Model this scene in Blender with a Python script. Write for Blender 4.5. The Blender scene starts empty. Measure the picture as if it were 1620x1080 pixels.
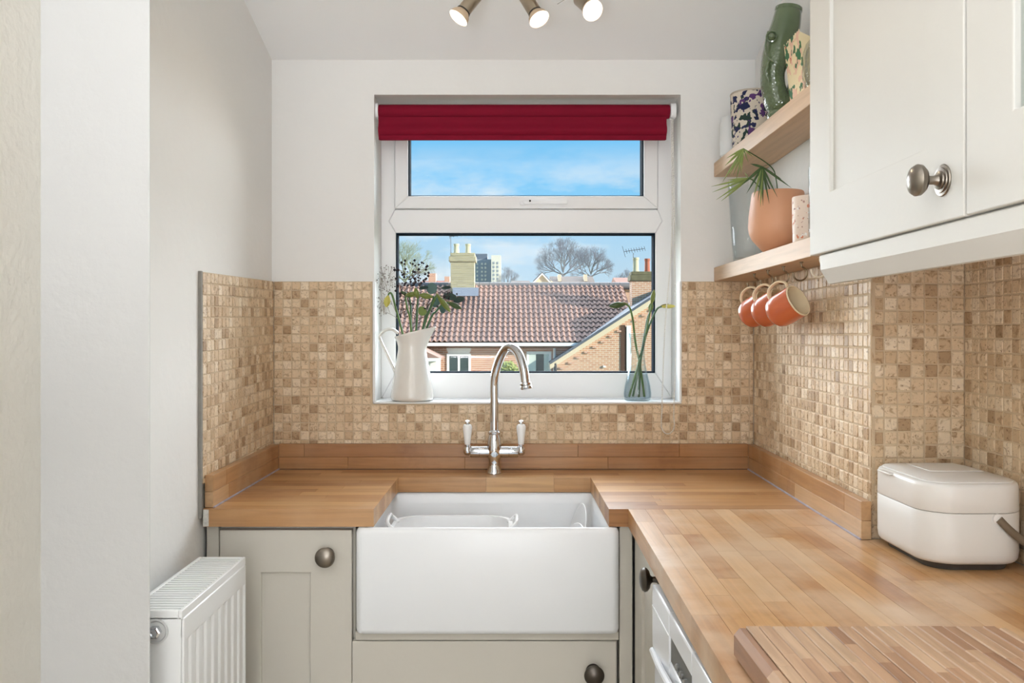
import bpy, math, random
from mathutils import Vector, Matrix
random.seed(7)
PI = math.pi
# ------------------------------------------------------------------ camera, world, lights
F = 1357.0                      # focal length in pixels of a 1620 wide frame
ZC = 1.305                      # eye height
CX, CY = 804.0, 529.0
scene = bpy.context.scene
COL = scene.collection
cam_d = bpy.data.cameras.new('camera'); cam = bpy.data.objects.new('camera', cam_d); COL.objects.link(cam)
cam.location = (0, 0, ZC); cam.rotation_euler = (PI/2, 0, 0)
cam_d.sensor_width = 36.0; cam_d.lens = 36.0*F/1620.0
cam_d.shift_x = (810-CX)/1620.0; cam_d.shift_y = (CY-540)/1620.0
cam_d.clip_start = 0.02; cam_d.clip_end = 3000
scene.camera = cam
scene.view_settings.view_transform = 'Standard'; scene.view_settings.look = 'None'
scene.view_settings.gamma = 1.0; scene.view_settings.use_curve_mapping = False
scene.view_settings.exposure = 0.0

def C(r, g, b):
    f = lambda c: (c/255/12.92) if c/255 <= .04045 else ((c/255+.055)/1.055)**2.4
    return (f(r), f(g), f(b), 1.0)

world = bpy.data.worlds.new('sky'); scene.world = world; world.use_nodes = True
def build_world():
    nt = world.node_tree; nt.nodes.clear(); N = nt.nodes.new; L = nt.links.new
    out = N('ShaderNodeOutputWorld'); bg = N('ShaderNodeBackground'); bg.inputs['Strength'].default_value = 1.0
    tc = N('ShaderNodeTexCoord'); sep = N('ShaderNodeSeparateXYZ'); L(tc.outputs['Generated'], sep.inputs[0])
    ramp = N('ShaderNodeValToRGB'); L(sep.outputs['Z'], ramp.inputs[0])
    e = ramp.color_ramp.elements; e[0].position = 0.0; e[0].color = C(212, 230, 240); e[1].position = 1.0; e[1].color = C(80, 150, 225)
    for p, c in ((.07, C(196, 224, 242)), (.12, C(176, 219, 247)), (.16, C(140, 209, 250)), (.24, C(118, 200, 250))):
        k = e.new(p); k.color = c
    mp = N('ShaderNodeMapping'); L(tc.outputs['Generated'], mp.inputs[0]); mp.inputs['Scale'].default_value = (1, 1, 2.6)
    mp.inputs['Location'].default_value = (.33, .1, .05)
    n1 = N('ShaderNodeTexNoise'); L(mp.outputs[0], n1.inputs[0]); n1.inputs['Scale'].default_value = 7; n1.inputs['Detail'].default_value = 7
    n1.inputs['Roughness'].default_value = .55
    cr = N('ShaderNodeValToRGB'); L(n1.outputs['Fac'], cr.inputs[0])
    cr.color_ramp.elements[0].position = .48; cr.color_ramp.elements[1].position = .64
    msk = N('ShaderNodeValToRGB'); L(sep.outputs['Z'], msk.inputs[0])
    m = msk.color_ramp.elements; m[0].position = 0; m[0].color = (1, 1, 1, 1); m[1].position = .22; m[1].color = (.0, .0, .0, 1)
    k = m.new(.15); k.color = (.9, .9, .9, 1)
    mu = N('ShaderNodeMath'); mu.operation = 'MULTIPLY'; L(cr.outputs[0], mu.inputs[0]); L(msk.outputs[0], mu.inputs[1])
    mix = N('ShaderNodeMixRGB'); L(mu.outputs[0], mix.inputs[0]); L(ramp.outputs[0], mix.inputs[1]); mix.inputs[2].default_value = C(244, 248, 250)
    L(mix.outputs[0], bg.inputs['Color']); L(bg.outputs[0], out.inputs[0])
build_world()

def light(name, kind, loc, rot, energy, color=(1, 1, 1), **kw):
    d = bpy.data.lights.new(name, kind); d.energy = energy; d.color = color
    for a, v in kw.items(): setattr(d, a, v)
    o = bpy.data.objects.new(name, d); COL.objects.link(o); o.location = loc; o.rotation_euler = rot
    return o
sun = light('sun', 'SUN', (20, -30, 30), (0, 0, 0), 6.6, (1.0, .93, .82), angle=.009)
sun.rotation_euler = Vector((-.86, .41, -.31)).to_track_quat('-Z', 'Y').to_euler()
# fill light added behind the viewer, standing in for a rear window
light('rear_fill_light', 'AREA', (.06, -4.85, 1.30), (PI/2, 0, 0), 56, (.90, .935, 1.0), shape='RECTANGLE', size=1.6, size_y=2.2)
# second, wide sun lamp added to stand in for skylight through the window
skl = light('window_fill_sun', 'SUN', (0, 12, 12), (0, 0, 0), 22.0, (.93, .97, 1.0), angle=math.radians(100))
skl.rotation_euler = Vector((0, -.965, -.26)).to_track_quat('-Z', 'Y').to_euler()
# unseen fill light added to brighten the ceiling, with no fitting built
light('ceiling_fill_light', 'AREA', (-.2, -.5, 1.15), (PI, 0, 0), 50, (.90, .94, 1.0), shape='DISK', size=.4)

# ------------------------------------------------------------------ helpers
def P(px, py, d): return Vector(((px-CX)/F*d, d, ZC-(py-CY)/F*d))
def X(px, d): return (px-CX)/F*d
def Zp(py, d): return ZC-(py-CY)/F*d
WORLD = {}
class MB:
    def __init__(s): s.v = []; s.f = []
    def add(s, vs, fs):
        o = len(s.v); s.v += [tuple(v) for v in vs]; s.f += [tuple(i+o for i in f) for f in fs]; return s
    def box(s, x0, x1, y0, y1, z0, z1):
        return s.prism([(x0, y0), (x1, y0), (x1, y1), (x0, y1)], z0, z1)
    def prism(s, pts, z0, z1):            # polygon in xy (ccw), extruded along z
        n = len(pts)
        return s.add([(x, y, z0) for x, y in pts]+[(x, y, z1) for x, y in pts],
                     [tuple(range(n))[::-1], tuple(range(n, 2*n))]+[(i, (i+1) % n, n+(i+1) % n, n+i) for i in range(n)])
    def prism_y(s, pts, y0, y1):          # polygon in xz, extruded along y
        n = len(pts)
        return s.add([(x, y0, z) for x, z in pts]+[(x, y1, z) for x, z in pts],
                     [tuple(range(n)), tuple(range(n, 2*n))[::-1]]+[(i, n+i, n+(i+1) % n, (i+1) % n) for i in range(n)])
    def prism_x(s, pts, x0, x1):          # polygon in yz, extruded along x
        n = len(pts)
        return s.add([(x0, y, z) for y, z in pts]+[(x1, y, z) for y, z in pts],
                     [tuple(range(n)), tuple(range(n, 2*n))[::-1]]+[(i, n+i, n+(i+1) % n, (i+1) % n) for i in range(n)])
    def loft(s, rings, cap0=True, cap1=True, closed=True):
        n = len(rings[0]); vs = [p for r in rings for p in r]; fs = []
        for k in range(len(rings)-1):
            for i in range(n if closed else n-1):
                j = (i+1) % n
                fs.append((k*n+i, k*n+j, (k+1)*n+j, (k+1)*n+i))
        if cap0: fs.append(tuple(range(n))[::-1])
        if cap1: fs.append(tuple((len(rings)-1)*n+i for i in range(n)))
        return s.add(vs, fs)
    def lathe(s, prof, loc=(0, 0, 0), axis=(0, 0, 1), n=32, cap0=True, cap1=True, sx=1, sy=1):
        q = Vector((0, 0, 1)).rotation_difference(Vector(axis).normalized()); L = Vector(loc)
        rings = [[L+q @ Vector((r*math.cos(2*PI*i/n)*sx, r*math.sin(2*PI*i/n)*sy, z)) for i in range(n)] for r, z in prof]
        return s.loft(rings, cap0, cap1)
    def tube(s, pts, r, n=10, cap=True, flat=None):
        pts = [Vector(p) for p in pts]; m = len(pts)
        rad = r if isinstance(r, (list, tuple)) else [r]*m
        T = [(pts[min(i+1, m-1)]-pts[max(i-1, 0)]).normalized() for i in range(m)]
        ref = Vector((0, 0, 1)) if abs(T[0].z) < .9 else Vector((0, 1, 0))
        if flat is not None: ref = Vector(flat)
        u = (ref-T[0]*ref.dot(T[0])).normalized(); rings = []
        for i in range(m):
            u = (u-T[i]*u.dot(T[i])).normalized(); w = T[i].cross(u)
            a, b = rad[i] if isinstance(rad[i], (list, tuple)) else (rad[i], rad[i])
            rings.append([pts[i]+u*(a*math.cos(2*PI*k/n))+w*(b*math.sin(2*PI*k/n)) for k in range(n)])
        return s.loft(rings, cap, cap)
    def ball(s, c, r, n=8, sz=1.0):
        prof = [(max(1e-5, r*math.sin(PI*k/(n//2+1))), -r*sz*math.cos(PI*k/(n//2+1))) for k in range(n//2+2)]
        return s.lathe(prof, c, n=n)
    def octa(s, c, r):
        x, y, z = c
        return s.add([(x+r, y, z), (x-r, y, z), (x, y+r, z), (x, y-r, z), (x, y, z+r), (x, y, z-r)],
                     [(0, 2, 4), (2, 1, 4), (1, 3, 4), (3, 0, 4), (2, 0, 5), (1, 2, 5), (3, 1, 5), (0, 3, 5)])
    def obj(s, name, mat, parent=None, label=None, cat=None, group=None, kind=None, bevel=0, smooth=True, seg=2, ang=38, origin=None):
        vs = s.v
        lo = [min(v[i] for v in vs) for i in range(3)]; hi = [max(v[i] for v in vs) for i in range(3)]
        o0 = Vector(origin) if origin is not None else Vector(((lo[0]+hi[0])/2, (lo[1]+hi[1])/2, lo[2]))
        me = bpy.data.meshes.new(name); me.from_pydata([tuple(Vector(v)-o0) for v in vs], [], s.f); me.update()
        import bmesh
        bm = bmesh.new(); bm.from_mesh(me); bmesh.ops.recalc_face_normals(bm, faces=bm.faces); bm.to_mesh(me); bm.free()
        if smooth:
            for p in me.polygons: p.use_smooth = True
            me.set_sharp_from_angle(angle=math.radians(ang))
        if mat is not None: me.materials.append(mat)
        o = bpy.data.objects.new(name, me); link(o, o0, parent)
        if bevel:
            b = o.modifiers.new('bevel', 'BEVEL'); b.width = bevel; b.segments = seg; b.limit_method = 'ANGLE'; b.angle_limit = math.radians(30)
            b.harden_normals = False
        tag(o, label, cat, group, kind)
        return o
def link(o, w, parent=None):
    COL.objects.link(o); w = Vector(w)
    WORLD[o.name] = w
    if parent is not None: o.parent = parent; o.location = w-WORLD[parent.name]
    else: o.location = w
def tag(o, label=None, cat=None, group=None, kind=None):
    if label: o['label'] = label
    if cat: o['category'] = cat
    if group: o['group'] = group
    if kind: o['kind'] = kind
    return o
def thing(name, loc, label, cat, group=None):
    o = bpy.data.objects.new(name, None); o.empty_display_size = .05; link(o, loc); return tag(o, label, cat, group)
def copy_tree(o, parent=None):
    c = o.copy(); COL.objects.link(c); c.parent = parent; WORLD[c.name] = WORLD[o.name].copy()
    for ch in list(o.children): copy_tree(ch, c)
    return c
def move_copy(o, d, label):
    c = copy_tree(o); c.location = Vector(o.location)+Vector(d); c['label'] = label; return c
def rrect(cx, cy, w, d, r, n=6):
    pts = []
    for (sx, sy, a0) in ((1, 1, 0), (-1, 1, 90), (-1, -1, 180), (1, -1, 270)):
        for k in range(n+1):
            a = math.radians(a0+90*k/n); pts.append((cx+sx*(w/2-r)+r*math.cos(a), cy+sy*(d/2-r)+r*math.sin(a)))
    return pts
def ring(pts, z): return [(x, y, z) for x, y in pts]
def bez(p0, p1, p2, n=10):
    p0, p1, p2 = Vector(p0), Vector(p1), Vector(p2)
    return [p0*(1-t)**2+p1*2*t*(1-t)+p2*t*t for t in [i/n for i in range(n+1)]]
def spline(pts, n=6):
    pts = [Vector(p) for p in pts]; out = []
    for i in range(len(pts)-1):
        a = pts[max(i-1, 0)]; b = pts[i]; c = pts[i+1]; d = pts[min(i+2, len(pts)-1)]
        for k in range(n):
            t = k/n; out.append(.5*((2*b)+(c-a)*t+(2*a-5*b+4*c-d)*t*t+(3*b-a-3*c+d)*t**3))
    return out+[pts[-1]]
def interp(vals, m):
    n = len(vals)-1; out = []
    for i in range(m):
        t = i/(m-1)*n; k = min(int(t), n-1); out.append(vals[k]+(vals[k+1]-vals[k])*(t-k))
    return out

# ------------------------------------------------------------------ materials
MATS = {}
def pm(name, rgb, rough=.5, metal=0.0, var=0.0, vscale=8, bump=0.0, bscale=60, coat=0.0, spec=.5, rgb2=None, alpha=None):
    if name in MATS: return MATS[name]
    m = bpy.data.materials.new(name); m.use_nodes = True; nt = m.node_tree; b = nt.nodes['Principled BSDF']
    b.inputs['Base Color'].default_value = rgb; b.inputs['Roughness'].default_value = rough; b.inputs['Metallic'].default_value = metal
    b.inputs['Coat Weight'].default_value = coat; b.inputs['Coat Roughness'].default_value = .1; b.inputs['Specular IOR Level'].default_value = spec
    tc = nt.nodes.new('ShaderNodeTexCoord')
    n = nt.nodes.new('ShaderNodeTexNoise'); n.inputs['Scale'].default_value = vscale; n.inputs['Detail'].default_value = 5
    nt.links.new(tc.outputs['Object'], n.inputs['Vector'])
    cr = nt.nodes.new('ShaderNodeMixRGB'); nt.links.new(n.outputs['Fac'], cr.inputs[0])
    c2 = rgb2 or tuple(c*(1-var) for c in rgb[:3])+(1,)
    cr.inputs[1].default_value = c2; cr.inputs[2].default_value = rgb if rgb2 else tuple(min(1, c*(1+var)) for c in rgb[:3])+(1,)
    nt.links.new(cr.outputs[0], b.inputs['Base Color'])
    if bump:
        n2 = nt.nodes.new('ShaderNodeTexNoise'); n2.inputs['Scale'].default_value = bscale; n2.inputs['Detail'].default_value = 4
        nt.links.new(tc.outputs['Object'], n2.inputs['Vector'])
        bp = nt.nodes.new('ShaderNodeBump'); bp.inputs['Strength'].default_value = bump; bp.inputs['Distance'].default_value = .01
        nt.links.new(n2.outputs['Fac'], bp.inputs['Height']); nt.links.new(bp.outputs[0], b.inputs['Normal'])
    MATS[name] = m
    return m
def ramp_node(nt, stops):
    r = nt.nodes.new('ShaderNodeValToRGB'); e = r.color_ramp.elements
    e[0].position, e[0].color = stops[0]; e[1].position, e[1].color = stops[-1]
    for p, c in stops[1:-1]:
        k = e.new(p); k.color = c
    return r
def wood(name, axis, stops, rough=.35, grain=1.0, sheen_wear=0.0, coat=.15, sheen_wear_c=C(214, 190, 160), grainscale=1.0, tonemul=1.0):
    m = bpy.data.materials.new(name); m.use_nodes = True; nt = m.node_tree; b = nt.nodes['Principled BSDF']; N = nt.nodes.new; L = nt.links.new
    oi = N('ShaderNodeObjectInfo'); r = ramp_node(nt, stops); r.color_ramp.interpolation = 'LINEAR'; L(oi.outputs['Random'], r.inputs[0])
    tc = N('ShaderNodeTexCoord'); ad = N('ShaderNodeVectorMath'); ad.operation = 'ADD'
    sc = N('ShaderNodeVectorMath'); sc.operation = 'SCALE'; sc.inputs['Scale'].default_value = 37.0; cb = N('ShaderNodeCombineXYZ')
    for k in range(3): L(oi.outputs['Random'], cb.inputs[k])
    L(cb.outputs[0], sc.inputs[0]); L(tc.outputs['Object'], ad.inputs[0]); L(sc.outputs[0], ad.inputs[1])
    mp = N('ShaderNodeMapping'); s = [90*grainscale]*3; s[axis] = 5*grainscale; mp.inputs['Scale'].default_value = s; L(ad.outputs[0], mp.inputs[0])
    n = N('ShaderNodeTexNoise'); n.inputs['Scale'].default_value = 1.0; n.inputs['Detail'].default_value = 6; n.inputs['Distortion'].default_value = .6; L(mp.outputs[0], n.inputs[0])
    g = ramp_node(nt, [(.3, (1-.42*grain, 1-.46*grain, 1-.5*grain, 1)), (.62, (1.0, 1.0, 1.0, 1))]); L(n.outputs['Fac'], g.inputs[0])
    mu = N('ShaderNodeMixRGB'); mu.blend_type = 'MULTIPLY'; mu.inputs[0].default_value = 1; L(r.outputs[0], mu.inputs[1]); L(g.outputs[0], mu.inputs[2])
    last = mu
    if sheen_wear:
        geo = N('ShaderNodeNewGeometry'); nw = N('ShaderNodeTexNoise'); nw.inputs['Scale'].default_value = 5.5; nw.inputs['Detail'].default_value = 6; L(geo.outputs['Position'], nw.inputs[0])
        wr = ramp_node(nt, [(.42, (0, 0, 0, 1)), (.66, (sheen_wear, sheen_wear, sheen_wear, 1))]); L(nw.outputs['Fac'], wr.inputs[0])
        mw = N('ShaderNodeMixRGB'); L(wr.outputs[0], mw.inputs[0]); L(last.outputs[0], mw.inputs[1]); mw.inputs[2].default_value = sheen_wear_c; last = mw  # pale patches put window sheen into the wood colour, along with wear
    if sheen_wear:
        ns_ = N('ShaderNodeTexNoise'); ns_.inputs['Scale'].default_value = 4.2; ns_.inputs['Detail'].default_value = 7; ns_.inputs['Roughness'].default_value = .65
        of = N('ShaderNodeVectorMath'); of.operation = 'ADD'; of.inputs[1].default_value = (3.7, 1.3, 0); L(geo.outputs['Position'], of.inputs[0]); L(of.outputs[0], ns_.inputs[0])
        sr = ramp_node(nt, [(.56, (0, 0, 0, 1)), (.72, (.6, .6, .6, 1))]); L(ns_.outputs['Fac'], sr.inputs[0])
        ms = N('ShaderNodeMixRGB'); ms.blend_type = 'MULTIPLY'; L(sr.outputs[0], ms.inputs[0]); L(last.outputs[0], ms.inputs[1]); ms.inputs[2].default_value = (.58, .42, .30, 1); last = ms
    L(last.outputs[0], b.inputs['Base Color']); b.inputs['Roughness'].default_value = rough; b.inputs['Coat Weight'].default_value = coat; b.inputs['Coat Roughness'].default_value = .22
    bp = N('ShaderNodeBump'); bp.inputs['Strength'].default_value = .06; bp.inputs['Distance'].default_value = .004; L(n.outputs['Fac'], bp.inputs['Height']); L(bp.outputs[0], b.inputs['Normal'])
    return m
def travertine(name):
    m = bpy.data.materials.new(name); m.use_nodes = True; nt = m.node_tree; b = nt.nodes['Principled BSDF']; N = nt.nodes.new; L = nt.links.new
    oi = N('ShaderNodeObjectInfo'); geo = N('ShaderNodeNewGeometry')
    a = N('ShaderNodeMath'); a.operation = 'ADD'; L(oi.outputs['Random'], a.inputs[0]); L(geo.outputs['Random Per Island'], a.inputs[1])
    fr = N('ShaderNodeMath'); fr.operation = 'FRACT'; L(a.outputs[0], fr.inputs[0])
    r = ramp_node(nt, [(0, C(168, 138, 104)), (.12, C(194, 165, 130)), (.3, C(212, 185, 150)), (.75, C(222, 199, 167)), (1, C(234, 216, 190))]); L(fr.outputs[0], r.inputs[0])
    n = N('ShaderNodeTexNoise'); n.inputs['Scale'].default_value = 70; n.inputs['Detail'].default_value = 5; n.inputs['Distortion'].default_value = 1.2
    L(geo.outputs['Position'], n.inputs[0])
    g = ramp_node(nt, [(.32, (.62, .53, .44, 1)), (.47, (1, 1, 1, 1)), (.75, (1.08, 1.07, 1.05, 1))]); L(n.outputs['Fac'], g.inputs[0])
    mu = N('ShaderNodeMixRGB'); mu.blend_type = 'MULTIPLY'; mu.inputs[0].default_value = 1; L(r.outputs[0], mu.inputs[1]); L(g.outputs[0], mu.inputs[2])
    v = N('ShaderNodeTexNoise'); v.inputs['Scale'].default_value = 260; v.inputs['Detail'].default_value = 2; L(geo.outputs['Position'], v.inputs[0])
    pit = ramp_node(nt, [(.29, (.36, .25, .16, 1)), (.36, (1, 1, 1, 1))]); L(v.outputs['Fac'], pit.inputs[0])
    mu2 = N('ShaderNodeMixRGB'); mu2.blend_type = 'MULTIPLY'; mu2.inputs[0].default_value = .8; L(mu.outputs[0], mu2.inputs[1]); L(pit.outputs[0], mu2.inputs[2])
    L(mu2.outputs[0], b.inputs['Base Color']); b.inputs['Roughness'].default_value = .5; b.inputs['Specular IOR Level'].default_value = .5
    bp = N('ShaderNodeBump'); bp.inputs['Strength'].default_value = .25; bp.inputs['Distance'].default_value = .003; L(n.outputs['Fac'], bp.inputs['Height']); L(bp.outputs[0], b.inputs['Normal'])
    return m
def brick_mat(name, c1, c2, mortar, scale, axis='xz', bw=.225, bh=.075):
    m = bpy.data.materials.new(name); m.use_nodes = True; nt = m.node_tree; b = nt.nodes['Principled BSDF']; N = nt.nodes.new; L = nt.links.new
    geo = N('ShaderNodeNewGeometry'); sp = N('ShaderNodeSeparateXYZ'); cb = N('ShaderNodeCombineXYZ'); L(geo.outputs['Position'], sp.inputs[0])
    ax = N('ShaderNodeMath'); ax.operation = 'ADD'; L(sp.outputs['X'], ax.inputs[0]); L(sp.outputs['Y'], ax.inputs[1])
    L(ax.outputs[0], cb.inputs[0]); L(sp.outputs['Z'], cb.inputs[1])
    t = N('ShaderNodeTexBrick'); L(cb.outputs[0], t.inputs['Vector']); t.inputs['Scale'].default_value = 1.0
    t.inputs['Brick Width'].default_value = bw; t.inputs['Row Height'].default_value = bh; t.inputs['Mortar Size'].default_value = .012
    t.inputs['Color1'].default_value = c1; t.inputs['Color2'].default_value = c2; t.inputs['Mortar'].default_value = mortar
    n = N('ShaderNodeTexNoise'); n.inputs['Scale'].default_value = 3; L(geo.outputs['Position'], n.inputs[0])
    mu = N('ShaderNodeMixRGB'); mu.blend_type = 'MULTIPLY'; mu.inputs[0].default_value = .5; L(t.outputs['Color'], mu.inputs[1]); L(n.outputs['Color'], mu.inputs[2])
    mu.inputs[0].default_value = .0
    L(mu.outputs[0], b.inputs['Base Color']); b.inputs['Roughness'].default_value = .85
    return m
def pane_mat(name, tint=(1, 1, 1, 1), gloss=.05):
    m = bpy.data.materials.new(name); m.use_nodes = True; nt = m.node_tree; nt.nodes.clear(); N = nt.nodes.new; L = nt.links.new
    o = N('ShaderNodeOutputMaterial'); mx = N('ShaderNodeMixShader'); t = N('ShaderNodeBsdfTransparent'); g = N('ShaderNodeBsdfGlossy')
    t.inputs[0].default_value = tint; g.inputs['Roughness'].default_value = .02; mx.inputs[0].default_value = gloss
    L(t.outputs[0], mx.inputs[1]); L(g.outputs[0], mx.inputs[2]); L(mx.outputs[0], o.inputs[0]); return m
def glass_mat(name, color=(1, 1, 1, 1), rough=0.0, ior=1.45, bump=0.0, bscale=60):
    m = bpy.data.materials.new(name); m.use_nodes = True; nt = m.node_tree; b = nt.nodes['Principled BSDF']
    b.inputs['Base Color'].default_value = color; b.inputs['Roughness'].default_value = rough; b.inputs['IOR'].default_value = ior; b.inputs['Transmission Weight'].default_value = 1
    if bump:
        tc = nt.nodes.new('ShaderNodeTexCoord'); v = nt.nodes.new('ShaderNodeTexVoronoi'); v.inputs['Scale'].default_value = bscale; nt.links.new(tc.outputs['Object'], v.inputs['Vector'])
        bp = nt.nodes.new('ShaderNodeBump'); bp.inputs['Strength'].default_value = bump; bp.inputs['Distance'].default_value = .006
        nt.links.new(v.outputs['Distance'], bp.inputs['Height']); nt.links.new(bp.outputs[0], b.inputs['Normal'])
    return m
def thin_glass(name, tint=(.93, .97, .975, 1), edge=(.55, .66, .68, 1), bump=0.0, bscale=60, blend=.35):
    m = bpy.data.materials.new(name); m.use_nodes = True; nt = m.node_tree; nt.nodes.clear(); N = nt.nodes.new; L = nt.links.new
    o = N('ShaderNodeOutputMaterial'); mx = N('ShaderNodeMixShader'); t = N('ShaderNodeBsdfTransparent'); g = N('ShaderNodeBsdfGlossy'); g.inputs['Roughness'].default_value = .03
    lw = N('ShaderNodeLayerWeight'); lw.inputs['Blend'].default_value = blend
    cm = N('ShaderNodeMixRGB'); cm.inputs[1].default_value = tint; cm.inputs[2].default_value = edge; L(lw.outputs['Facing'], cm.inputs[0]); L(cm.outputs[0], t.inputs[0])
    if bump:
        tc = N('ShaderNodeTexCoord'); v = N('ShaderNodeTexVoronoi'); v.inputs['Scale'].default_value = bscale; L(tc.outputs['Object'], v.inputs['Vector'])
        bp = N('ShaderNodeBump'); bp.inputs['Strength'].default_value = bump; bp.inputs['Distance'].default_value = .006; L(v.outputs['Distance'], bp.inputs['Height'])
        for q in (g, lw): L(bp.outputs[0], q.inputs['Normal'])
    pw = N('ShaderNodeMath'); pw.operation = 'POWER'; pw.inputs[1].default_value = 3.0; L(lw.outputs['Facing'], pw.inputs[0])
    ml = N('ShaderNodeMath'); ml.operation = 'MULTIPLY_ADD'; ml.inputs[1].default_value = .4; ml.inputs[2].default_value = .02; L(pw.outputs[0], ml.inputs[0])
    L(ml.outputs[0], mx.inputs[0]); L(t.outputs[0], mx.inputs[1]); L(g.outputs[0], mx.inputs[2]); L(mx.outputs[0], o.inputs[0]); return m
def emit(name, rgb, s):
    m = bpy.data.materials.new(name); m.use_nodes = True; nt = m.node_tree; b = nt.nodes['Principled BSDF']
    b.inputs['Base Color'].default_value = rgb; b.inputs['Emission Color'].default_value = rgb; b.inputs['Emission Strength'].default_value = s; return m
def spots_mat(name, base, layers, rough=.5, scale=40):
    """base colour with thresholded voronoi/noise blobs: layers of (colour, scale, threshold, seed)"""
    m = bpy.data.materials.new(name); m.use_nodes = True; nt = m.node_tree; b = nt.nodes['Principled BSDF']; N = nt.nodes.new; L = nt.links.new
    tc = N('ShaderNodeTexCoord'); last = None
    for col, sc, th, seed in layers:
        mp = N('ShaderNodeMapping'); mp.inputs['Location'].default_value = (seed, seed*1.7, seed*.6); L(tc.outputs['Object'], mp.inputs[0])
        n = N('ShaderNodeTexNoise'); n.inputs['Scale'].default_value = sc; n.inputs['Detail'].default_value = 2; L(mp.outputs[0], n.inputs[0])
        r = ramp_node(nt, [(th, (0, 0, 0, 1)), (th+.015, (1, 1, 1, 1))]); L(n.outputs['Fac'], r.inputs[0])
        mx = N('ShaderNodeMixRGB'); L(r.outputs[0], mx.inputs[0]); mx.inputs[2].default_value = col
        if last is None: mx.inputs[1].default_value = base
        else: L(last.outputs[0], mx.inputs[1])
        last = mx
    L(last.outputs[0], b.inputs['Base Color']); b.inputs['Roughness'].default_value = rough
    return m

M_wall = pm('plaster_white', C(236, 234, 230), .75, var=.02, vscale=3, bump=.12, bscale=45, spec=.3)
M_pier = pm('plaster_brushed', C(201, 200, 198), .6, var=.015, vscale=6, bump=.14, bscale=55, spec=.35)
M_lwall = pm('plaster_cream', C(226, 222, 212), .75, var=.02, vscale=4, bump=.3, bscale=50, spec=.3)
M_ceil = pm('ceiling_white', C(246, 246, 245), .8, var=.01, vscale=3, spec=.3)
M_floor = pm('floor_vinyl', C(196, 184, 166), .5, var=.08, vscale=4)
M_upvc = pm('upvc_white', C(238, 237, 236), .35, var=.01, vscale=4)
M_gasket = pm('gasket_black', C(28, 38, 48), .95, spec=.05)
M_gloss_white = pm('gloss_paint_white', C(238, 238, 236), .4, var=.01, bump=.06, bscale=40)
M_tile = travertine('tumbled_travertine')
M_grout = pm('grout', C(206, 184, 154), .85, var=.06, vscale=40, bump=.2, bscale=300)
M_grout_edge = pm('tile_edge_adhesive', C(150, 146, 140), .9, var=.2, vscale=60)
BEECH_B = [(0, C(158, 108, 62)), (.3, C(180, 130, 80)), (.7, C(194, 146, 94)), (1, C(208, 164, 112))]
M_wx = wood('oiled_beech_x', 0, BEECH_B, .38, .55, sheen_wear=.35, sheen_wear_c=C(206, 168, 128))
M_wy = wood('oiled_beech_y', 1, [(0, C(180, 128, 78)), (.35, C(198, 148, 94)), (.7, C(208, 162, 110)), (1, C(217, 178, 132))], .36, .5, sheen_wear=.75, sheen_wear_c=C(218, 192, 162))
M_up = wood('upstand_beech_x', 0, [(0, C(152, 102, 56)), (.5, C(172, 120, 70)), (1, C(188, 138, 86))], .4, .5, sheen_wear=.15)
M_upy = wood('upstand_beech_y', 1, [(0, C(176, 128, 80)), (.5, C(192, 146, 98)), (1, C(204, 164, 120))], .4, .45, sheen_wear=.3)
M_core = pm('worktop_core', C(84, 48, 26), .7, var=.1)
M_shelf = wood('shelf_oak', 1, [(0, C(206, 172, 136)), (1, C(210, 178, 144))], .5, .35, coat=0)
M_board = wood('board_strip', 1, [(0, C(160, 120, 92)), (.4, C(188, 150, 118)), (1, C(206, 174, 142))], .5, .6, coat=0)
M_cream = pm('cabinet_paint_stone', C(206, 200, 188), .42, var=.01, bump=.03, bscale=90)
M_cabw = pm('cabinet_paint_ivory', C(214, 211, 204), .55, var=.01, bump=.03, bscale=90)
M_dark = pm('dark_gap', C(38, 34, 30), .8)
M_pewter = pm('brushed_pewter', C(142, 134, 124), .3, 1.0, var=.06, vscale=40)
M_pewter_d = pm('dark_pewter', C(96, 90, 84), .32, 1.0, var=.06, vscale=40)
M_chrome = pm('chrome', C(214, 216, 220), .06, 1.0, var=.01)
M_ceramic = pm('white_ceramic', C(240, 241, 242), .28, coat=.15, var=.005)
M_plastic = pm('white_plastic', C(240, 240, 240), .3, var=.005)
M_lever = pm('lever_porcelain', C(240, 240, 238), .15, coat=.5)

# ------------------------------------------------------------------ room shell
YB, TB = 2.540, 2.532           # back wall plaster / tile face
XL, TL = -.700, -.692           # left wall plaster / tile face
def rw(y): return .724-.0252*(TB-y)/1.0     # right tile face line (slightly out of square)
YR = 1.660                      # camera-facing return of the right wall
XN = .8825                      # near right wall, tile face
CT = ZC-.395                    # worktop surface height (0.91)
WX0, WX1, WZ0, WZ1 = -.397, .511, ZC-.1985, ZC+.710
ZSL = ZC+.813
def ceil_z(y): return ZSL+.27*(YB-max(y, 1.6))
wb = MB()
wb.box(-1.2, WX0, YB, 2.80, 0, 2.7).box(WX1, 1.3, YB, 2.80, 0, 2.7).box(WX0, WX1, YB, 2.80, 0, WZ0-.0062).box(WX0, WX1, YB, 2.80, WZ1, 2.7)
wall_back = wb.obj('wall_back', M_wall, kind='structure', label='white plastered wall around the kitchen window', smooth=False)
wall_left = MB().box(-.95, XL, 1.455, YB, 0, 2.6).obj('wall_left', M_wall, kind='structure', label='white left wall above the radiator', smooth=False)
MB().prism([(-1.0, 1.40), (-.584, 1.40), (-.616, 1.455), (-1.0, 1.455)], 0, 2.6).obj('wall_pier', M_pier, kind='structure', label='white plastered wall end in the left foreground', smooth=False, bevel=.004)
MB().box(-1.0, -.763, -5.0, 1.40, 0, 2.6).obj('wall_left_near', M_lwall, kind='structure', label='cream plastered wall at the far left edge', smooth=False)
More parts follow.
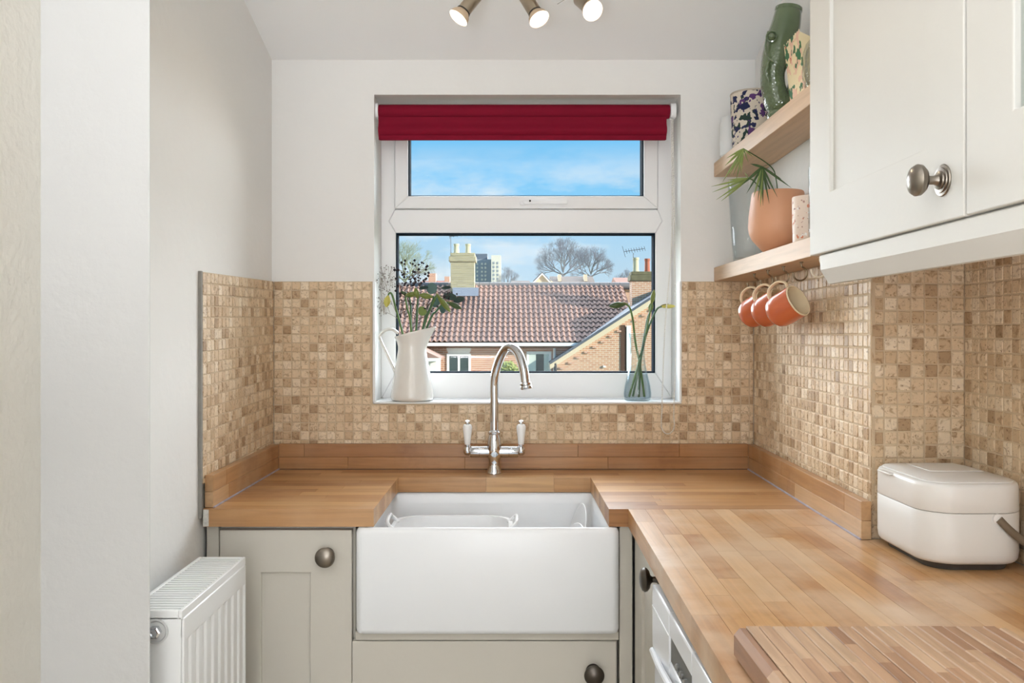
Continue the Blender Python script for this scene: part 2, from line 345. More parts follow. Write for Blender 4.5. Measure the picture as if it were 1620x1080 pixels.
wall_right = MB().prism([(rw(YB)+.008, YB), (rw(YR)+.008, YR+.008), (1.2, YR+.008), (1.2, YB)], 0, 2.6).obj('wall_right', M_wall, kind='structure', label='white right wall behind the wooden shelves', smooth=False)
wall_right_near = MB().box(XN+.008, 1.2, -5.0, YR+.004, 0, 2.6).obj('wall_right_near', M_wall, kind='structure', label='right wall behind the wall cabinets', smooth=False)
MB().box(-1.0, 1.2, -5.2, -5.0, 0, 2.6).obj('wall_rear', M_wall, kind='structure', label='white wall behind the viewer', smooth=False)
MB().box(-1.0, 1.2, -5.2, YB, -.1, 0).obj('floor', M_floor, kind='structure', label='grey kitchen floor', smooth=False)
ZF = ceil_z(1.6)
MB().prism_x([(YB+.02, ceil_z(YB)-.0054), (YB+.02, 2.75), (-5.2, 2.75), (-5.2, ZF), (1.6, ZF)], -1.0, 1.2).obj('ceiling', M_ceil, kind='structure', label='white ceiling sloping down towards the window', smooth=False)
# window frame added behind the viewer to go with the rear fill light
rwf = MB()
for a in ((-.70, -.62, .6, 2.24), (.74, .82, .6, 2.24), (-.62, .74, .6, .68), (-.62, .74, 2.16, 2.24)): rwf.box(a[0], a[1], -5.0, -4.94, a[2], a[3])
fill_frame = rwf.obj('fill_light_frame', M_upvc, kind='structure', label='added window frame around the fill light behind the viewer', bevel=.006)

# ------------------------------------------------------------------ splashback tiles
PITCH, TS = .0260, .0236
def tile_mesh(seed):
    rnd = random.Random(seed); h = .5; c = .07; dz = .0042
    j = lambda a: a+rnd.uniform(-.022, .022)
    # outer foot ring, outer shoulder ring, face ring in unit tile space (x, y) with depth along z
    foot = [(-h, -h), (h, -h), (h, h), (-h, h)]
    sh = [(j(x), j(y)) for x, y in foot]
    fc = [(x*(1-2*c)+rnd.uniform(-.012, .012), y*(1-2*c)+rnd.uniform(-.012, .012)) for x, y in sh]
    v = [(x, y, -.004) for x, y in sh]+[(x, y, dz-.0012) for x, y in sh]+[(x, y, dz+rnd.uniform(-.0003, .0003)) for x, y in fc]
    f = [(0, 1, 5, 4), (1, 2, 6, 5), (2, 3, 7, 6), (3, 0, 4, 7), (4, 5, 9, 8), (5, 6, 10, 9), (6, 7, 11, 10), (7, 4, 8, 11), (8, 9, 10, 11)]
    me = bpy.data.meshes.new('tile'); me.from_pydata(v, [], f); me.update(); me.materials.append(M_tile); return me
TILES = [tile_mesh(k) for k in range(6)]
def lay_tiles(wall, o, u, n, L, zt, zb, slab_mat, hole=None, shear=None, limit=300, slabpts=None, name='splashback', label=None):
    """o: start point (face plane), u: unit direction along the wall, n: outward normal; rows hang from zt down to zb"""
    o, u, n = Vector(o), Vector(u).normalized(), Vector(n).normalized(); zax = Vector((0, 0, 1))
    sh = shear or (lambda s: 0.0)
    # grout slab, recessed 2.6 mm behind the tile faces
    sb = MB()
    def slab(s0, s1, z0, z1):
        q = []
        for s, z in ((s0, z0), (s1, z0), (s1, z1), (s0, z1)):
            q.append(o+u*s+zax*(z+sh(s)-o.z)-n*.0013)
        sb.add([tuple(p) for p in q]+[tuple(p-n*.0065) for p in q], [(0, 1, 2, 3), (7, 6, 5, 4), (0, 4, 5, 1), (1, 5, 6, 2), (2, 6, 7, 3), (3, 7, 4, 0)])
    if hole:
        h0, h1, hz = hole
        slab(0, h0, zb, zt); slab(h1, L, zb, zt); slab(h0, h1, zb, hz)
    else: slab(0, L, zb, zt)
    so = sb.obj(name, slab_mat, wall, label=label, smooth=False)
    cells = []; rnd = random.Random(11)
    nc = int(L/PITCH)+1; nr = int((zt-zb)/PITCH)+1
    for r in range(nr):
        for c in range(nc):
            s0 = c*PITCH+.0012; s1 = min(s0+TS, L-.0006); z1 = zt-r*PITCH-.0012; z0 = max(z1-TS, zb+.0006)
            if s1-s0 < .005 or z1-z0 < .005: continue
            if hole and z1 > hz+.003:
                if s0 > h0-.006 and s1 < h1+.006: continue
                if s0 < h0 < s1: s1 = h0-.0006
                if s0 < h1 < s1: s0 = h1+.0006
                if z0 < hz and s0 < h1 and s1 > h0: z1 = hz-.0006
            cells.append((s0, s1, z0, z1))
    pts = []
    for s0, s1, z0, z1 in cells:
        s = (s0+s1)/2; pts.append((o+u*s+zax*((z0+z1)/2+sh(s)-o.z), s1-s0, z1-z0))
    order = sorted(range(len(pts)), key=lambda i: (pts[i][0]-Vector((0, 0, ZC))).length)
    R = Matrix((u, zax, u.cross(zax))).transposed()
    if R.col[2].dot(n) < 0: R = Matrix((-u, zax, (-u).cross(zax))).transposed()
    rest = MB()
    for k, i in enumerate(order):
        p, w, h = pts[i]
        a = rnd.gauss(0, .012); d = rnd.uniform(-.0007, .0006)
        tilt = Matrix.Rotation(rnd.gauss(0, .012), 3, 'X') @ Matrix.Rotation(rnd.gauss(0, .012), 3, 'Y') @ Matrix.Rotation(a+PI/2*0, 3, 'Z')
        Rm = R @ tilt; q = p+n*(d-.0042); me = TILES[rnd.randrange(6)]
        if k < limit:
            t = bpy.data.objects.new('tile', me); COL.objects.link(t); t.parent = so
            t.location = q-WORLD[so.name]; t.rotation_euler = Rm.to_euler(); t.scale = (w, h, 1)
        else:
            rest.add([q+Rm @ Vector((v.co.x*w, v.co.y*h, v.co.z)) for v in me.vertices], [tuple(f.vertices) for f in me.polygons])
    if rest.v: rest.obj('tiles', M_tile, so, kind='stuff', smooth=False)
    return so
ZT = ZC+.1565; ZU = ZC-.321
lay_tiles(wall_back, (TL, TB, ZT), (1, 0, 0), (0, -1, 0), rw(TB)-TL, ZT, ZU-.004, M_grout, hole=(WX0-.004-TL, WX1-.004-TL, WZ0-.0065),
          label='travertine mosaic around the window')
lay_tiles(wall_left, (TL, 1.945, ZT), (0, 1, 0), (1, 0, 0), TB-1.945, ZT, ZU-.004, M_grout, shear=lambda s: -.0145*(1-s/.587), label='travertine mosaic on the left wall')
ur = Vector((rw(YR)-rw(TB), YR-TB, 0)); LR = ur.length; ur.normalize()
lay_tiles(wall_right, (rw(TB), TB, ZT), ur, (-ur.y*-1, -ur.x*1, 0) if False else (ur.y, -ur.x, 0), LR, ZT, ZU-.004, M_grout, label='travertine mosaic behind the hanging mugs')
lay_tiles(wall_right, (rw(YR), YR, ZT), (1, 0, 0), (0, -1, 0), XN-rw(YR)+.002, ZT+.02, CT, M_grout, label='shaded travertine mosaic on the short wall return')
lay_tiles(wall_right_near, (XN, YR, ZT), (0, -1, 0), (-1, 0, 0), .50, ZT-.008, CT, M_grout, label='travertine mosaic under the wall cabinets')
MB().box(XL+.0002, TL-.0005, 1.936, 1.9446, CT-.02, ZT-.013).obj('trim_1', M_grout_edge, kind='structure', label='rough grey adhesive edge of the left tiling', smooth=False)

# ------------------------------------------------------------------ window
FY = 2.677
win = MB().box(WX0, WX1, FY+.061, FY+.075, WZ0-.004, WZ0+.03).obj('window_1', M_upvc, kind='structure', label='white upvc window with a small top-hung light above a fixed pane')
def px(p): return X(p, FY)
def pz(p): return Zp(p, FY)
gx0, gx1, gz0, gz1 = px(626), px(1037), pz(590), pz(368)
tz0, tz1 = pz(368), pz(331)
def member(poly, y0, y1, name='frame_member', mat=None, parent=win, bev=.003):
    return MB().prism_y(poly, y0, y1).obj(name, mat or M_upvc, parent, bevel=bev)
fo0, fo1, fz0, fz1 = WX0, WX1, WZ0, WZ1
tm = (tz0+tz1)/2; pk = .022
ux0, ux1, uz0, uz1 = px(625), px(1040), pz(331), ZC+.672
member([(fo0, fz0), (gx0, gz0), (gx0, gz1), (gx0-pk, tm), (ux0, tz1), (ux0, uz1), (fo0, fz1)], FY, FY+.06)
member([(fo1, fz0), (fo1, fz1), (ux1, uz1), (ux1, tz1), (gx1+pk, tm), (gx1, gz1), (gx1, gz0)], FY, FY+.06)
member([(fo0, fz0), (fo1, fz0), (gx1, gz0), (gx0, gz0)], FY, FY+.06)
member([(ux0, uz1), (ux1, uz1), (fo1, fz1), (fo0, fz1)], FY, FY+.06)
member([(gx0, gz1), (gx1, gz1), (gx1+pk, tm), (ux1, tz1), (ux0, tz1), (gx0-pk, tm)], FY, FY+.06, 'transom')
# glazing beads of the fixed light
def bead(x0, x1, z0, z1, w, y0, y1, parent, name='glazing_bead', mat=None, bev=.002):
    for poly in ([(x0, z0), (x1, z0), (x1-w, z0+w), (x0+w, z0+w)], [(x0, z1), (x0+w, z1-w), (x1-w, z1-w), (x1, z1)],
                 [(x0, z0), (x0+w, z0+w), (x0+w, z1-w), (x0, z1)], [(x1, z0), (x1, z1), (x1-w, z1-w), (x1-w, z0+w)]):
        MB().prism_y(poly, y0, y1).obj(name, mat or M_upvc, parent, bevel=bev)
bead(gx0, gx1, gz0, gz1, .0045, FY+.008, FY+.05, win, 'gasket', M_gasket, 0)
glass = pane_mat('window_glass', (.97, .985, .99, 1), .006)
MB().box(gx0+.001, gx1-.001, FY+.026, FY+.03, gz0+.001, gz1-.001).obj('pane', glass, win, label='large fixed pane', smooth=False)
# opening sash
sx0, sx1, sz0, sz1 = ux0+.001, ux1-.001, uz0+.001, uz1-.001
hx0, hx1, hz0 = px(646), px(1018), pz(311); hz1 = sz1-(hz0-sz0)
sash = MB().prism_y([(sx0, sz0), (sx1, sz0), (hx1, hz0), (hx0, hz0)], FY-.012, FY+.05).obj('sash', M_upvc, win, bevel=.003, label='bottom rail of the opening top light')
for poly in ([(sx0, sz0), (hx0, hz0), (hx0, hz1), (sx0, sz1)], [(sx1, sz0), (sx1, sz1), (hx1, hz1), (hx1, hz0)], [(sx0, sz1), (hx0, hz1), (hx1, hz1), (sx1, sz1)]):
    MB().prism_y(poly, FY-.012, FY+.05).obj('sash_member', M_upvc, sash, bevel=.003)
bead(hx0, hx1, hz0, hz1, .0035, FY+.0, FY+.05, sash, 'gasket', M_gasket, 0)
MB().box(hx0+.001, hx1-.001, FY+.02, FY+.024, hz0+.001, hz1-.001).obj('pane', glass, sash, smooth=False)
hd = MB().prism_y(rrect(px(829), pz(323), .026, .011, .004, 3), FY-.024, FY-.011)
hd.prism_y(rrect(px(833), pz(322), .022, .013, .006, 3), FY-.034, FY-.02)
hd.prism_y([(px(838), pz(319.5)), (px(896), pz(319.5)), (px(897), pz(321)), (px(896), pz(325)), (px(838), pz(325))], FY-.037, FY-.029)
hnd = hd.obj('handle', M_plastic, sash, bevel=.0012, label='white locking handle')
MB().lathe([(.003, 0), (.003, .002)], (px(838), FY-.0385, pz(320.5)), (0, 1, 0), 12).obj('key_lock', M_dark, sash)
# sill board and painted reveal edging that stands proud of the tiles
MB().box(WX0, WX1, TB-.006, FY+.002, WZ0-.006, WZ0).obj('sill', M_gloss_white, win, bevel=.0025, label='white painted sill')
MB().box(WX0-.003, WX0+.004, TB-.004, TB+.03, WZ0, ZT).obj('reveal_edge', M_gloss_white, win, bevel=.002)
MB().box(WX1-.006, WX1+.001, TB-.004, TB+.03, WZ0, ZT).obj('reveal_edge', M_gloss_white, win, bevel=.002)

# ------------------------------------------------------------------ roller blind
M_blind = pm('crimson_fabric', C(128, 10, 40), .8, var=.06, vscale=30, bump=.1, bscale=500, spec=.2)
BY = 2.578
blind = thing('roller_blind', (.05, BY, ZC+.58), 'crimson roller blind rolled up at the top of the window', 'blind')
bx0, bx1 = X(600, BY), X(1053, BY)
prof = []
zt, zb = Zp(185, BY-.02), Zp(220, BY-.02)
for k in range(15):
    t = k/14; z = zt+(zb-zt)*t
    prof.append((BY-.020+.006*math.sin(t*2.6*PI)*(.4+t), z))
MB().prism_x(prof+[(y+.0016, z) for y, z in prof[::-1]], bx0, bx1).obj('fabric', M_blind, blind)
MB().box(bx0+.002, bx1-.002, BY-.026+.004, BY-.012, zb-.003, zb+.013).obj('bottom_bar', M_blind, blind, bevel=.003)
MB().lathe([(.020, 0), (.021, .004), (.021, X(1059, BY)-bx0-.004), (.020, X(1059, BY)-bx0)], (bx0-.001, BY, Zp(174, BY-.02)), (1, 0, 0), 28).obj('roll', M_blind, blind)
for x0, x1 in ((WX0+.0005, bx0-.001), (X(1059.5, BY), X(1068, BY))):
    MB().prism_x(rrect(BY, Zp(173.5, BY-.02), .045, .043, .012, 4), x0, x1).obj('bracket', M_plastic, blind, bevel=.001)
M_bead = pm('chain_bead_white', C(236, 232, 224), .35)
ch = MB()
xa, xb = X(1063.5, BY), X(1066, 2.53)
path = [(xa, BY-.006, Zp(186, BY)), (xa+.001, 2.545, ZC+.25), (xa, 2.528, ZC-.05), (X(1066, 2.515), 2.515, ZC-.215), (X(1066, 2.515), 2.513, ZC-.25)]
loop = [(X(1067-10.5*(1-math.cos(a)), 2.513), 2.513, ZC-.262-.029*math.sin(a)) for a in [PI*k/8 for k in range(9)]]
back = [(X(1047, 2.515), 2.514, ZC-.225), (X(1047.5, 2.52), 2.519, ZC-.19), (X(1052, 2.535), 2.535, ZC+.02), (xa-.006, 2.552, ZC+.3), (xa-.004, BY-.005, Zp(188, BY))]
full = spline(path+loop+back, 14); acc = 0; prev = full[0]
for q in full[1:]:
    seg = (q-prev).length; s = 0
    while acc+seg-s >= .0052 and seg > 1e-6:
        s += .0052-acc; acc = 0; ch.octa(prev+(q-prev)*(s/seg), .0028)
    acc += seg-s; prev = q
chain = ch.obj('bead_chain', M_bead, blind, label='white bead pull chain')
MB().tube(full, .0006, 4).obj('cord', M_bead, chain)

# ------------------------------------------------------------------ worktops and upstands
G = .00055
def stave(parent, pts, z0, z1, mat):
    return MB().prism(pts, z0, z1).obj('stave', mat, parent, smooth=False)
def edge_x(y): return .2719-.0186*(1.942-y)/1.0      # front edge line of the right worktop
FRONT, CUTB = 1.942, 2.368
cutx0, cutx1 = -.3045, .228
wt = thing('worktop', (0, 2.2, CT-.04), 'oiled butcher block worktop cut out around the white sink under the window', 'worktop')
rnd = random.Random(5)
def row_x(x0, x1, y0, y1, mat, minl=.18, maxl=.5):
    x = x0; x_first = True
    while x < x1-1e-4:
        l = rnd.uniform(minl, maxl)*(rnd.uniform(.3, 1) if x_first else 1); x_first = False
        xe = x+l
        if x1-xe < .09: xe = x1
        stave(wt, [(x+(G/2 if x > x0 else 0), y0+G/2), (xe-(G/2 if xe < x1 else 0), y0+G/2), (xe-(G/2 if xe < x1 else 0), y1-G/2), (x+(G/2 if x > x0 else 0), y1-G/2)], CT-.04, CT, mat); x = xe
nf = 10; dy = (CUTB-FRONT)/nf
XE = edge_x(FRONT)
for k in range(nf):
    y0 = FRONT+k*dy
    row_x(XL+.009, cutx0, y0, y0+dy, M_wx)
    row_x(cutx1, rw(y0)-.002 if k else rw(FRONT)-.002, y0, y0+dy, M_wx)
nb = 4; dyb = (TB-CUTB-.004)/nb
for k in range(nb): row_x(XL+.009, rw(CUTB+k*dyb)-.002, CUTB+k*dyb, CUTB+(k+1)*dyb, M_wx)
core = MB()
core.box(XL+.011, cutx0-.002, FRONT+.002, CUTB, CT-.038, CT-.0012).box(cutx1+.002, .70, FRONT+.002, CUTB, CT-.038, CT-.0012).box(XL+.011, .70, CUTB+.002, TB-.006, CT-.038, CT-.0012)
core.obj('core', M_core, wt, smooth=False)
M_caulk = pm('crumbly_caulk', C(226, 222, 214), .9, var=.25, vscale=160, bump=.6, bscale=200)
MB().box(XL+.0095, XL+.022, FRONT-.0015, FRONT+.004, CT-.039, CT-.001).obj('filler_patch', M_caulk, wt, label='crumbly white filler at the left end', smooth=False)

wr = thing('worktop', (.55, 1.2, CT-.04), 'stained light butcher block worktop running forward along the right wall', 'worktop')
YN = .42
ncol = 16
def col_x(i, y):
    a = edge_x(y)
    return a+(XN-.002-a)*i/ncol
for i in range(ncol):
    y = YN; first = True
    yend_base = FRONT-.0008
    while True:
        x_in = col_x(i+1, min(y+.2, 1.9))
        lim = yend_base if col_x(i, 1.8) < rw(1.8)-.004 else YR-.002
        l = rnd.uniform(.28, .62)*(rnd.uniform(.3, 1) if first else 1); first = False
        ye = y+l
        if lim-ye < .12: ye = lim
        if lim > YR and col_x(i+1, 1.7) > rw(1.7)-.002:
            if y < YR-.003: ye = min(ye, YR-.002) if YR-ye > .1 else YR-.002
        xr = lambda yy: min(col_x(i+1, yy), (rw(yy)-.002) if ye > YR else 9)
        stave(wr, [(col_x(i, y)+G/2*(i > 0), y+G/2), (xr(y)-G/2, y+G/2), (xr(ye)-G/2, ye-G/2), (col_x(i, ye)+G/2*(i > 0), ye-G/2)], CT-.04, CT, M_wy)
        y = ye
        if y >= lim-1e-5: break
MB().prism([(edge_x(YN)+.002, YN+.002), (XN-.004, YN+.002), (XN-.004, YR-.004), (.699, YR-.004), (.703, FRONT-.003), (XE+.002, FRONT-.003)], CT-.038, CT-.0012).obj('core', M_core, wr, smooth=False)

def upstand(name, label, a, b, n, mat, seed, extra=None):
    """two rows of staves from a to b (face line), thickness along n (away from the room)"""
    rr = random.Random(seed); a, b, n = Vector(a), Vector(b), Vector(n); L = (b-a).length; d = (b-a)/L; t = .0195
    o = thing(name, ((a+b)/2), label, 'upstand')
    zs = (CT+.0008, CT+.037, ZU)
    for r in range(2):
        s = 0; first = True
        while s < L-1e-4:
            l = rr.uniform(.22, .55)*(rr.uniform(.3, 1) if first else 1); first = False; e = s+l
            if L-e < .12: e = L
            p0 = a+d*(s+(G/2 if s else 0)); p1 = a+d*(e-(G/2 if e < L else 0))
            MB().prism([(p0.x, p0.y), (p1.x, p1.y), (p1.x+n.x*t, p1.y+n.y*t), (p0.x+n.x*t, p0.y+n.y*t)], zs[r], zs[r+1]-(G if r == 0 else 0)).obj('stave', mat, o, smooth=False, bevel=.0008, seg=1)
            s = e
    return o
UB = 2.5125
u1 = upstand('upstand', 'long wooden upstand along the back of the worktop behind the tap', (TL+.0195, UB, CT), (.7035, UB, CT), (0, 1, 0), M_up, 3)
u2 = upstand('upstand', 'short wooden upstand against the left wall', (TL+.0195, 1.956, CT), (TL+.0195, UB-.0003, CT), (-1, 0, 0), M_upy, 4)
u3 = upstand('upstand', 'wooden upstand along the right wall below the mugs', (.679, 1.649, CT), (.7033, UB-.0003, CT), (1, 0, 0), M_upy, 6)
M_seal = pm('mildewed_sealant', C(196, 190, 200), .5, var=.3, vscale=30, rgb2=C(120, 108, 124))
MB().tube([(TL+.0205, 1.958, CT+.001), (TL+.0205, UB-.001, CT+.001)], .0026, 6).obj('sealant', M_seal, u2, label='bluish sealant line')
MB().tube([(.678, 1.651, CT+.001), (.7023, UB-.001, CT+.001)], .0026, 6).obj('sealant', M_seal, u3, label='bluish sealant line')
MB().tube([(TL+.022, UB-.001, CT+.0005), (.70, UB-.001, CT+.0005)], .0016, 6).obj('sealant', pm('dark_sealant', C(92, 66, 50), .6, var=.2), u1)

# ------------------------------------------------------------------ base cabinets
KN = [(.0165, 0), (.0165, .002), (.010, .003), (.0062, .006), (.0055, .014), (.0085, .018), (.017, .0205), (.0215, .0245), (.0228, .029), (.020, .034), (.012, .0375), (.004, .0386), (.0006, .0388)]
def knob(parent, loc, axis, mat=None, s=1.0, prof=None):
    return MB().lathe([(r*s, h*s) for r, h in (prof or KN)], loc, axis, 32).obj('knob', mat or M_pewter_d, parent, label='round pewter knob')
def shaker(parent, o, u, n, w, z0, z1, mat, stile=.095, rail=.097, t=.019, rec=.007, name='door', panel=True, bev=.0015):
    """door whose lower-left corner of the front face is o; u along width, n outward"""
    o, u, n = Vector(o), Vector(u), Vector(n)
    def bxx(mb, s0, s1, a, b, d0, d1):
        q = [o+u*s-n*d for s, d in ((s0, d0), (s1, d0), (s1, d1), (s0, d1))]
        mb.prism([(p.x, p.y) for p in q], a, b)
    m = MB()
    rr_ = lambda a, b, dd: [tuple(o+u*s-n*dd+Vector((0, 0, z-o.z))) for s, z in ((a, z0+b), (w-a, z0+b), (w-a, z1-b), (a, z1-b))]
    m.loft([rr_(0, 0, t), rr_(0, 0, 0), rr_(stile, rail, 0), rr_(stile, rail, t), rr_(0, 0, t)], False, False)
    d = m.obj(name, mat, parent, bevel=bev)
    if panel:
        m = MB(); bxx(m, stile-.001, w-stile+.001, z0+rail-.001, z1-rail+.001, rec, t-.001); m.obj('door_panel', mat, d, smooth=False)
    return d
DY = 1.957
cab = thing('base_cabinet', (-.508, 2.2, 0), 'stone painted base cabinet with panelled door left of the sink', 'cabinet')
MB().box(-.672, -.352, DY+.021, 2.50, .12, CT-.0445).obj('body', M_cream, cab, smooth=False)
MB().box(-.69, -.662, DY+.006, DY+.02, .0, CT-.042).obj('filler_strip', M_cream, cab, bevel=.001)
MB().box(-.672, -.352, DY+.07, DY+.085, 0, .118).obj('plinth', M_cream, cab, smooth=False)
d1 = shaker(cab, (-.6585, DY, 0), (1, 0, 0), (0, -1, 0), .3015, .14, ZC-.446, M_cream)
knob(d1, (X(518, DY), DY, Zp(877, DY)), (0, -1, 0), M_pewter)
sc = thing('sink_cabinet', (-.05, 2.2, 0), 'stone painted cabinet with wide door under the white sink', 'cabinet')
MB().box(-.350, .251, DY+.021, 2.48, .12, ZC-.679).obj('body', M_cream, sc, smooth=False)
MB().box(-.349, .252, DY-.002, DY+.02, ZC-.697, ZC-.6775).obj('rail', M_cream, sc, bevel=.002)
MB().box(-.350, .251, DY+.07, DY+.085, 0, .118).obj('plinth', M_cream, sc, smooth=False)
d2 = shaker(sc, (-.3555, DY-.003, 0), (1, 0, 0), (0, -1, 0), .602, .14, ZC-.6985, M_cream)
knob(d2, (X(938, DY), DY-.003, Zp(1060, DY)), (0, -1, 0))
MB().box(.2535, .2835, DY-.004, DY+.09, .0, CT-.041).obj('corner_post', M_cream, sc, bevel=.002, label='upright corner post right of the sink')

rb = thing('base_cabinet', (.5, 1.75, 0), 'narrow stone painted base cabinet under the right worktop corner', 'cabinet')
MB().box(.306, .68, 1.585, 1.95, .12, CT-.0445).obj('body', M_cream, rb, smooth=False)
d3 = shaker(rb, (.286, 1.936, 0), (0, -1, 0), (-1, 0, 0), .345, .14, CT-.052, M_cream)
knob(d3, (.286, 1.618, ZC-.462), (-1, 0, 0))
# dishwasher
M_appl = pm('appliance_white', C(236, 238, 242), .25, coat=.2, var=.005)
dw = thing('dishwasher', (.5, 1.28, 0), 'white dishwasher with recessed grip under the right worktop', 'dishwasher')
XD = .262; y0, y1 = .965, 1.560
MB().box(XD+.03, .84, y0+.005, y1-.005, .02, CT-.052).obj('body', M_appl, dw, smooth=False)
MB().box(XD+.004, XD+.028, y0, y1, .12, ZC-.571).obj('door', M_appl, dw, bevel=.004)
pz0, pz1 = ZC-.566, ZC-.453
pn = MB(); pn.box(XD, XD+.03, y0, 1.226, pz0, pz1).box(XD, XD+.03, 1.397, y1, pz0, pz1).box(XD, XD+.03, 1.226, 1.397, ZC-.490, pz1).box(XD, XD+.03, 1.226, 1.397, pz0, ZC-.532)
cp = pn.obj('control_panel', M_appl, dw, bevel=.003)
MB().box(XD+.003, XD+.0285, 1.2262, 1.3968, ZC-.5318, ZC-.4902).obj('grip_recess', pm('grip_grey', C(96, 96, 94), .4, .3), cp, smooth=False)
MB().box(XD-.0008, XD+.001, 1.40, 1.556, ZC-.4915, ZC-.4895).obj('seam', pm('seam_white', C(250, 250, 250), .3), cp, smooth=False)
MB().box(XD+.0012, XD+.004, 1.226, 1.397, ZC-.4895, ZC-.4872).obj('display_line', pm('display_blue', C(28, 40, 92), .3), cp, smooth=False)
for k in range(3): MB().lathe([(.006, 0), (.006, .004), (.004, .006)], (XD+.0028, 1.33-.03*k, ZC-.516), (-1, 0, 0), 16).obj('button', pm('button_grey', C(150, 150, 148), .25, .6), cp)
hl = [(XD+.0, 1.555, ZC-.572), (XD-.006, 1.45, ZC-.562), (XD-.010, 1.32, ZC-.548), (XD-.010, 1.2, ZC-.548), (XD-.006, 1.08, ZC-.562), (XD, .97, ZC-.572)]
MB().tube(spline(hl, 6), (.006), 8).obj('handle_lip', M_appl, dw)

# ------------------------------------------------------------------ sink
S0, S1, SY0, SY1, SZ1, SZ0 = -.345, .251, 1.930, 2.388, ZC-.4362, ZC-.6765
sk = MB()
cxs, cys, w, d = (S0+S1)/2, (SY0+SY1)/2, S1-S0, SY1-SY0
rings = [ring(rrect(cxs, cys, w-.02, d-.02, .014), SZ0), ring(rrect(cxs, cys, w-.006, d-.006, .016), SZ0+.003), ring(rrect(cxs, cys, w, d, .018), SZ0+.012),
         ring(rrect(cxs, cys, w, d, .018), SZ1-.012), ring(rrect(cxs, cys, w-.004, d-.004, .018), SZ1-.005), ring(rrect(cxs, cys, w-.012, d-.012, .016), SZ1-.001), ring(rrect(cxs, cys, w-.02, d-.02, .014), SZ1),
         ring(rrect(cxs, cys, w-.034, d-.034, .02), SZ1-.001), ring(rrect(cxs, cys, w-.044, d-.044, .024), SZ1-.008), ring(rrect(cxs, cys, w-.05, d-.05, .03), SZ1-.03),
         ring(rrect(cxs, cys, w-.06, d-.06, .04), SZ0+.05), ring(rrect(cxs, cys, w-.09, d-.09, .04), SZ0+.028), ring(rrect(cxs, cys, w-.14, d-.14, .03), SZ0+.024)]
sk.loft(rings)
sink = sk.obj('butler_sink', M_ceramic, None, 'large white ceramic butler sink with exposed front', 'sink', ang=50)
MB().lathe([(.04, 0), (.04, .002), (.03, .003), (.028, .001)], (cxs, cys, SZ0+.0242), n=28).obj('drain', M_chrome, sink)
# washing-up bowl
SB = SZ0+.025
def bowl_rings(cx, cy, w, d, z0, z1, r):
    return [ring(rrect(cx, cy, w-.08, d-.08, r*.6), z0), ring(rrect(cx, cy, w-.06, d-.06, r*.8), z0+.008), ring(rrect(cx, cy, w-.016, d-.016, r), z1-.006), ring(rrect(cx, cy, w, d, r*1.1), z1-.003), ring(rrect(cx, cy, w, d, r*1.1), z1),
            ring(rrect(cx, cy, w-.02, d-.02, r), z1), ring(rrect(cx, cy, w-.066, d-.066, r*.8), z0+.011), ring(rrect(cx, cy, w-.09, d-.09, r*.6), z0+.004)]
wcx, wcy, ww, wd = -.140, 2.135, .302, .235
wub = MB().loft(bowl_rings(wcx, wcy, ww, wd, SB+.001, ZC-.474, .06)).obj('washing_up_bowl', M_plastic, None, 'white plastic washing-up bowl sitting in the sink', 'bowl', ang=50)
zr = ZC-.474
MB().tube(spline([(wcx-ww/2+.012, wcy+.05, zr-.004), (wcx-ww/2-.006, wcy+.055, zr+.012), (wcx-ww/2-.006, wcy+.02, zr+.02), (wcx-ww/2-.006, wcy-.03, zr+.012), (wcx-ww/2+.012, wcy-.04, zr-.004)], 6), (.005), 8).obj('handle', M_plastic, wub)
MB().tube(spline([(wcx+ww/2-.012, wcy+.05, zr-.004), (wcx+ww/2+.008, wcy+.055, zr+.012), (wcx+ww/2+.01, wcy, zr+.018), (wcx+ww/2+.008, wcy-.03, zr+.012), (wcx+ww/2-.012, wcy-.04, zr-.004)], 6), (.004), 8).obj('handle', M_plastic, wub)
PLT = [(.002, .004), (.05, .004), (.062, .006), (.105, .0165), (.107, .018), (.105, .0195), (.062, .010), (.05, .0075), (.002, .0075)]
for k, (xx, yy, ax, lab) in enumerate(((.187, 2.2, (-1, -.08, .24), 'white plate leaning on the right inside of the sink, the rear one'), (.160, 2.07, (-1, -.22, .34), 'white plate leaning on the right inside of the sink, the front one'))):
    sc_ = 1.02-.1*k
    MB().lathe([(r*sc_, h*sc_) for r, h in PLT], (xx, yy, SB+.1045*sc_), ax, 40, False, False).obj('plate', M_ceramic, None, lab, 'plate', 'plates in the sink')

# ------------------------------------------------------------------ tap
ty = 2.447; tx = X(782, ty)
tap = thing('kitchen_tap', (tx, ty, CT), 'chrome bridge mixer tap with swan neck and white lever handles', 'tap')
body = [(.0235, 0), (.0235, .003), (.020, .008), (.0165, .022), (.0155, .036), (.020, .046), (.022, .058), (.022, .068), (.0205, .085), (.019, .100), (.0165, .106), (.0155, .110), (.0175, .113), (.0175, .117), (.0135, .121), (.0125, .124)]
MB().lathe(body, (tx, ty, CT+.0003), n=36).obj('body', M_chrome, tap)
zb_ = ZC-.334
MB().lathe([(.0005, -.068), (.0155, -.068), (.0165, -.066), (.0165, -.043), (.0158, -.0425), (.0158, -.0415), (.0165, -.041), (.0165, .041), (.0158, .0415), (.0158, .0425), (.0165, .043), (.0165, .066), (.0155, .068), (.0005, .068)], (tx, ty, zb_), (1, 0, 0), 28).obj('crossbar', M_chrome, tap)
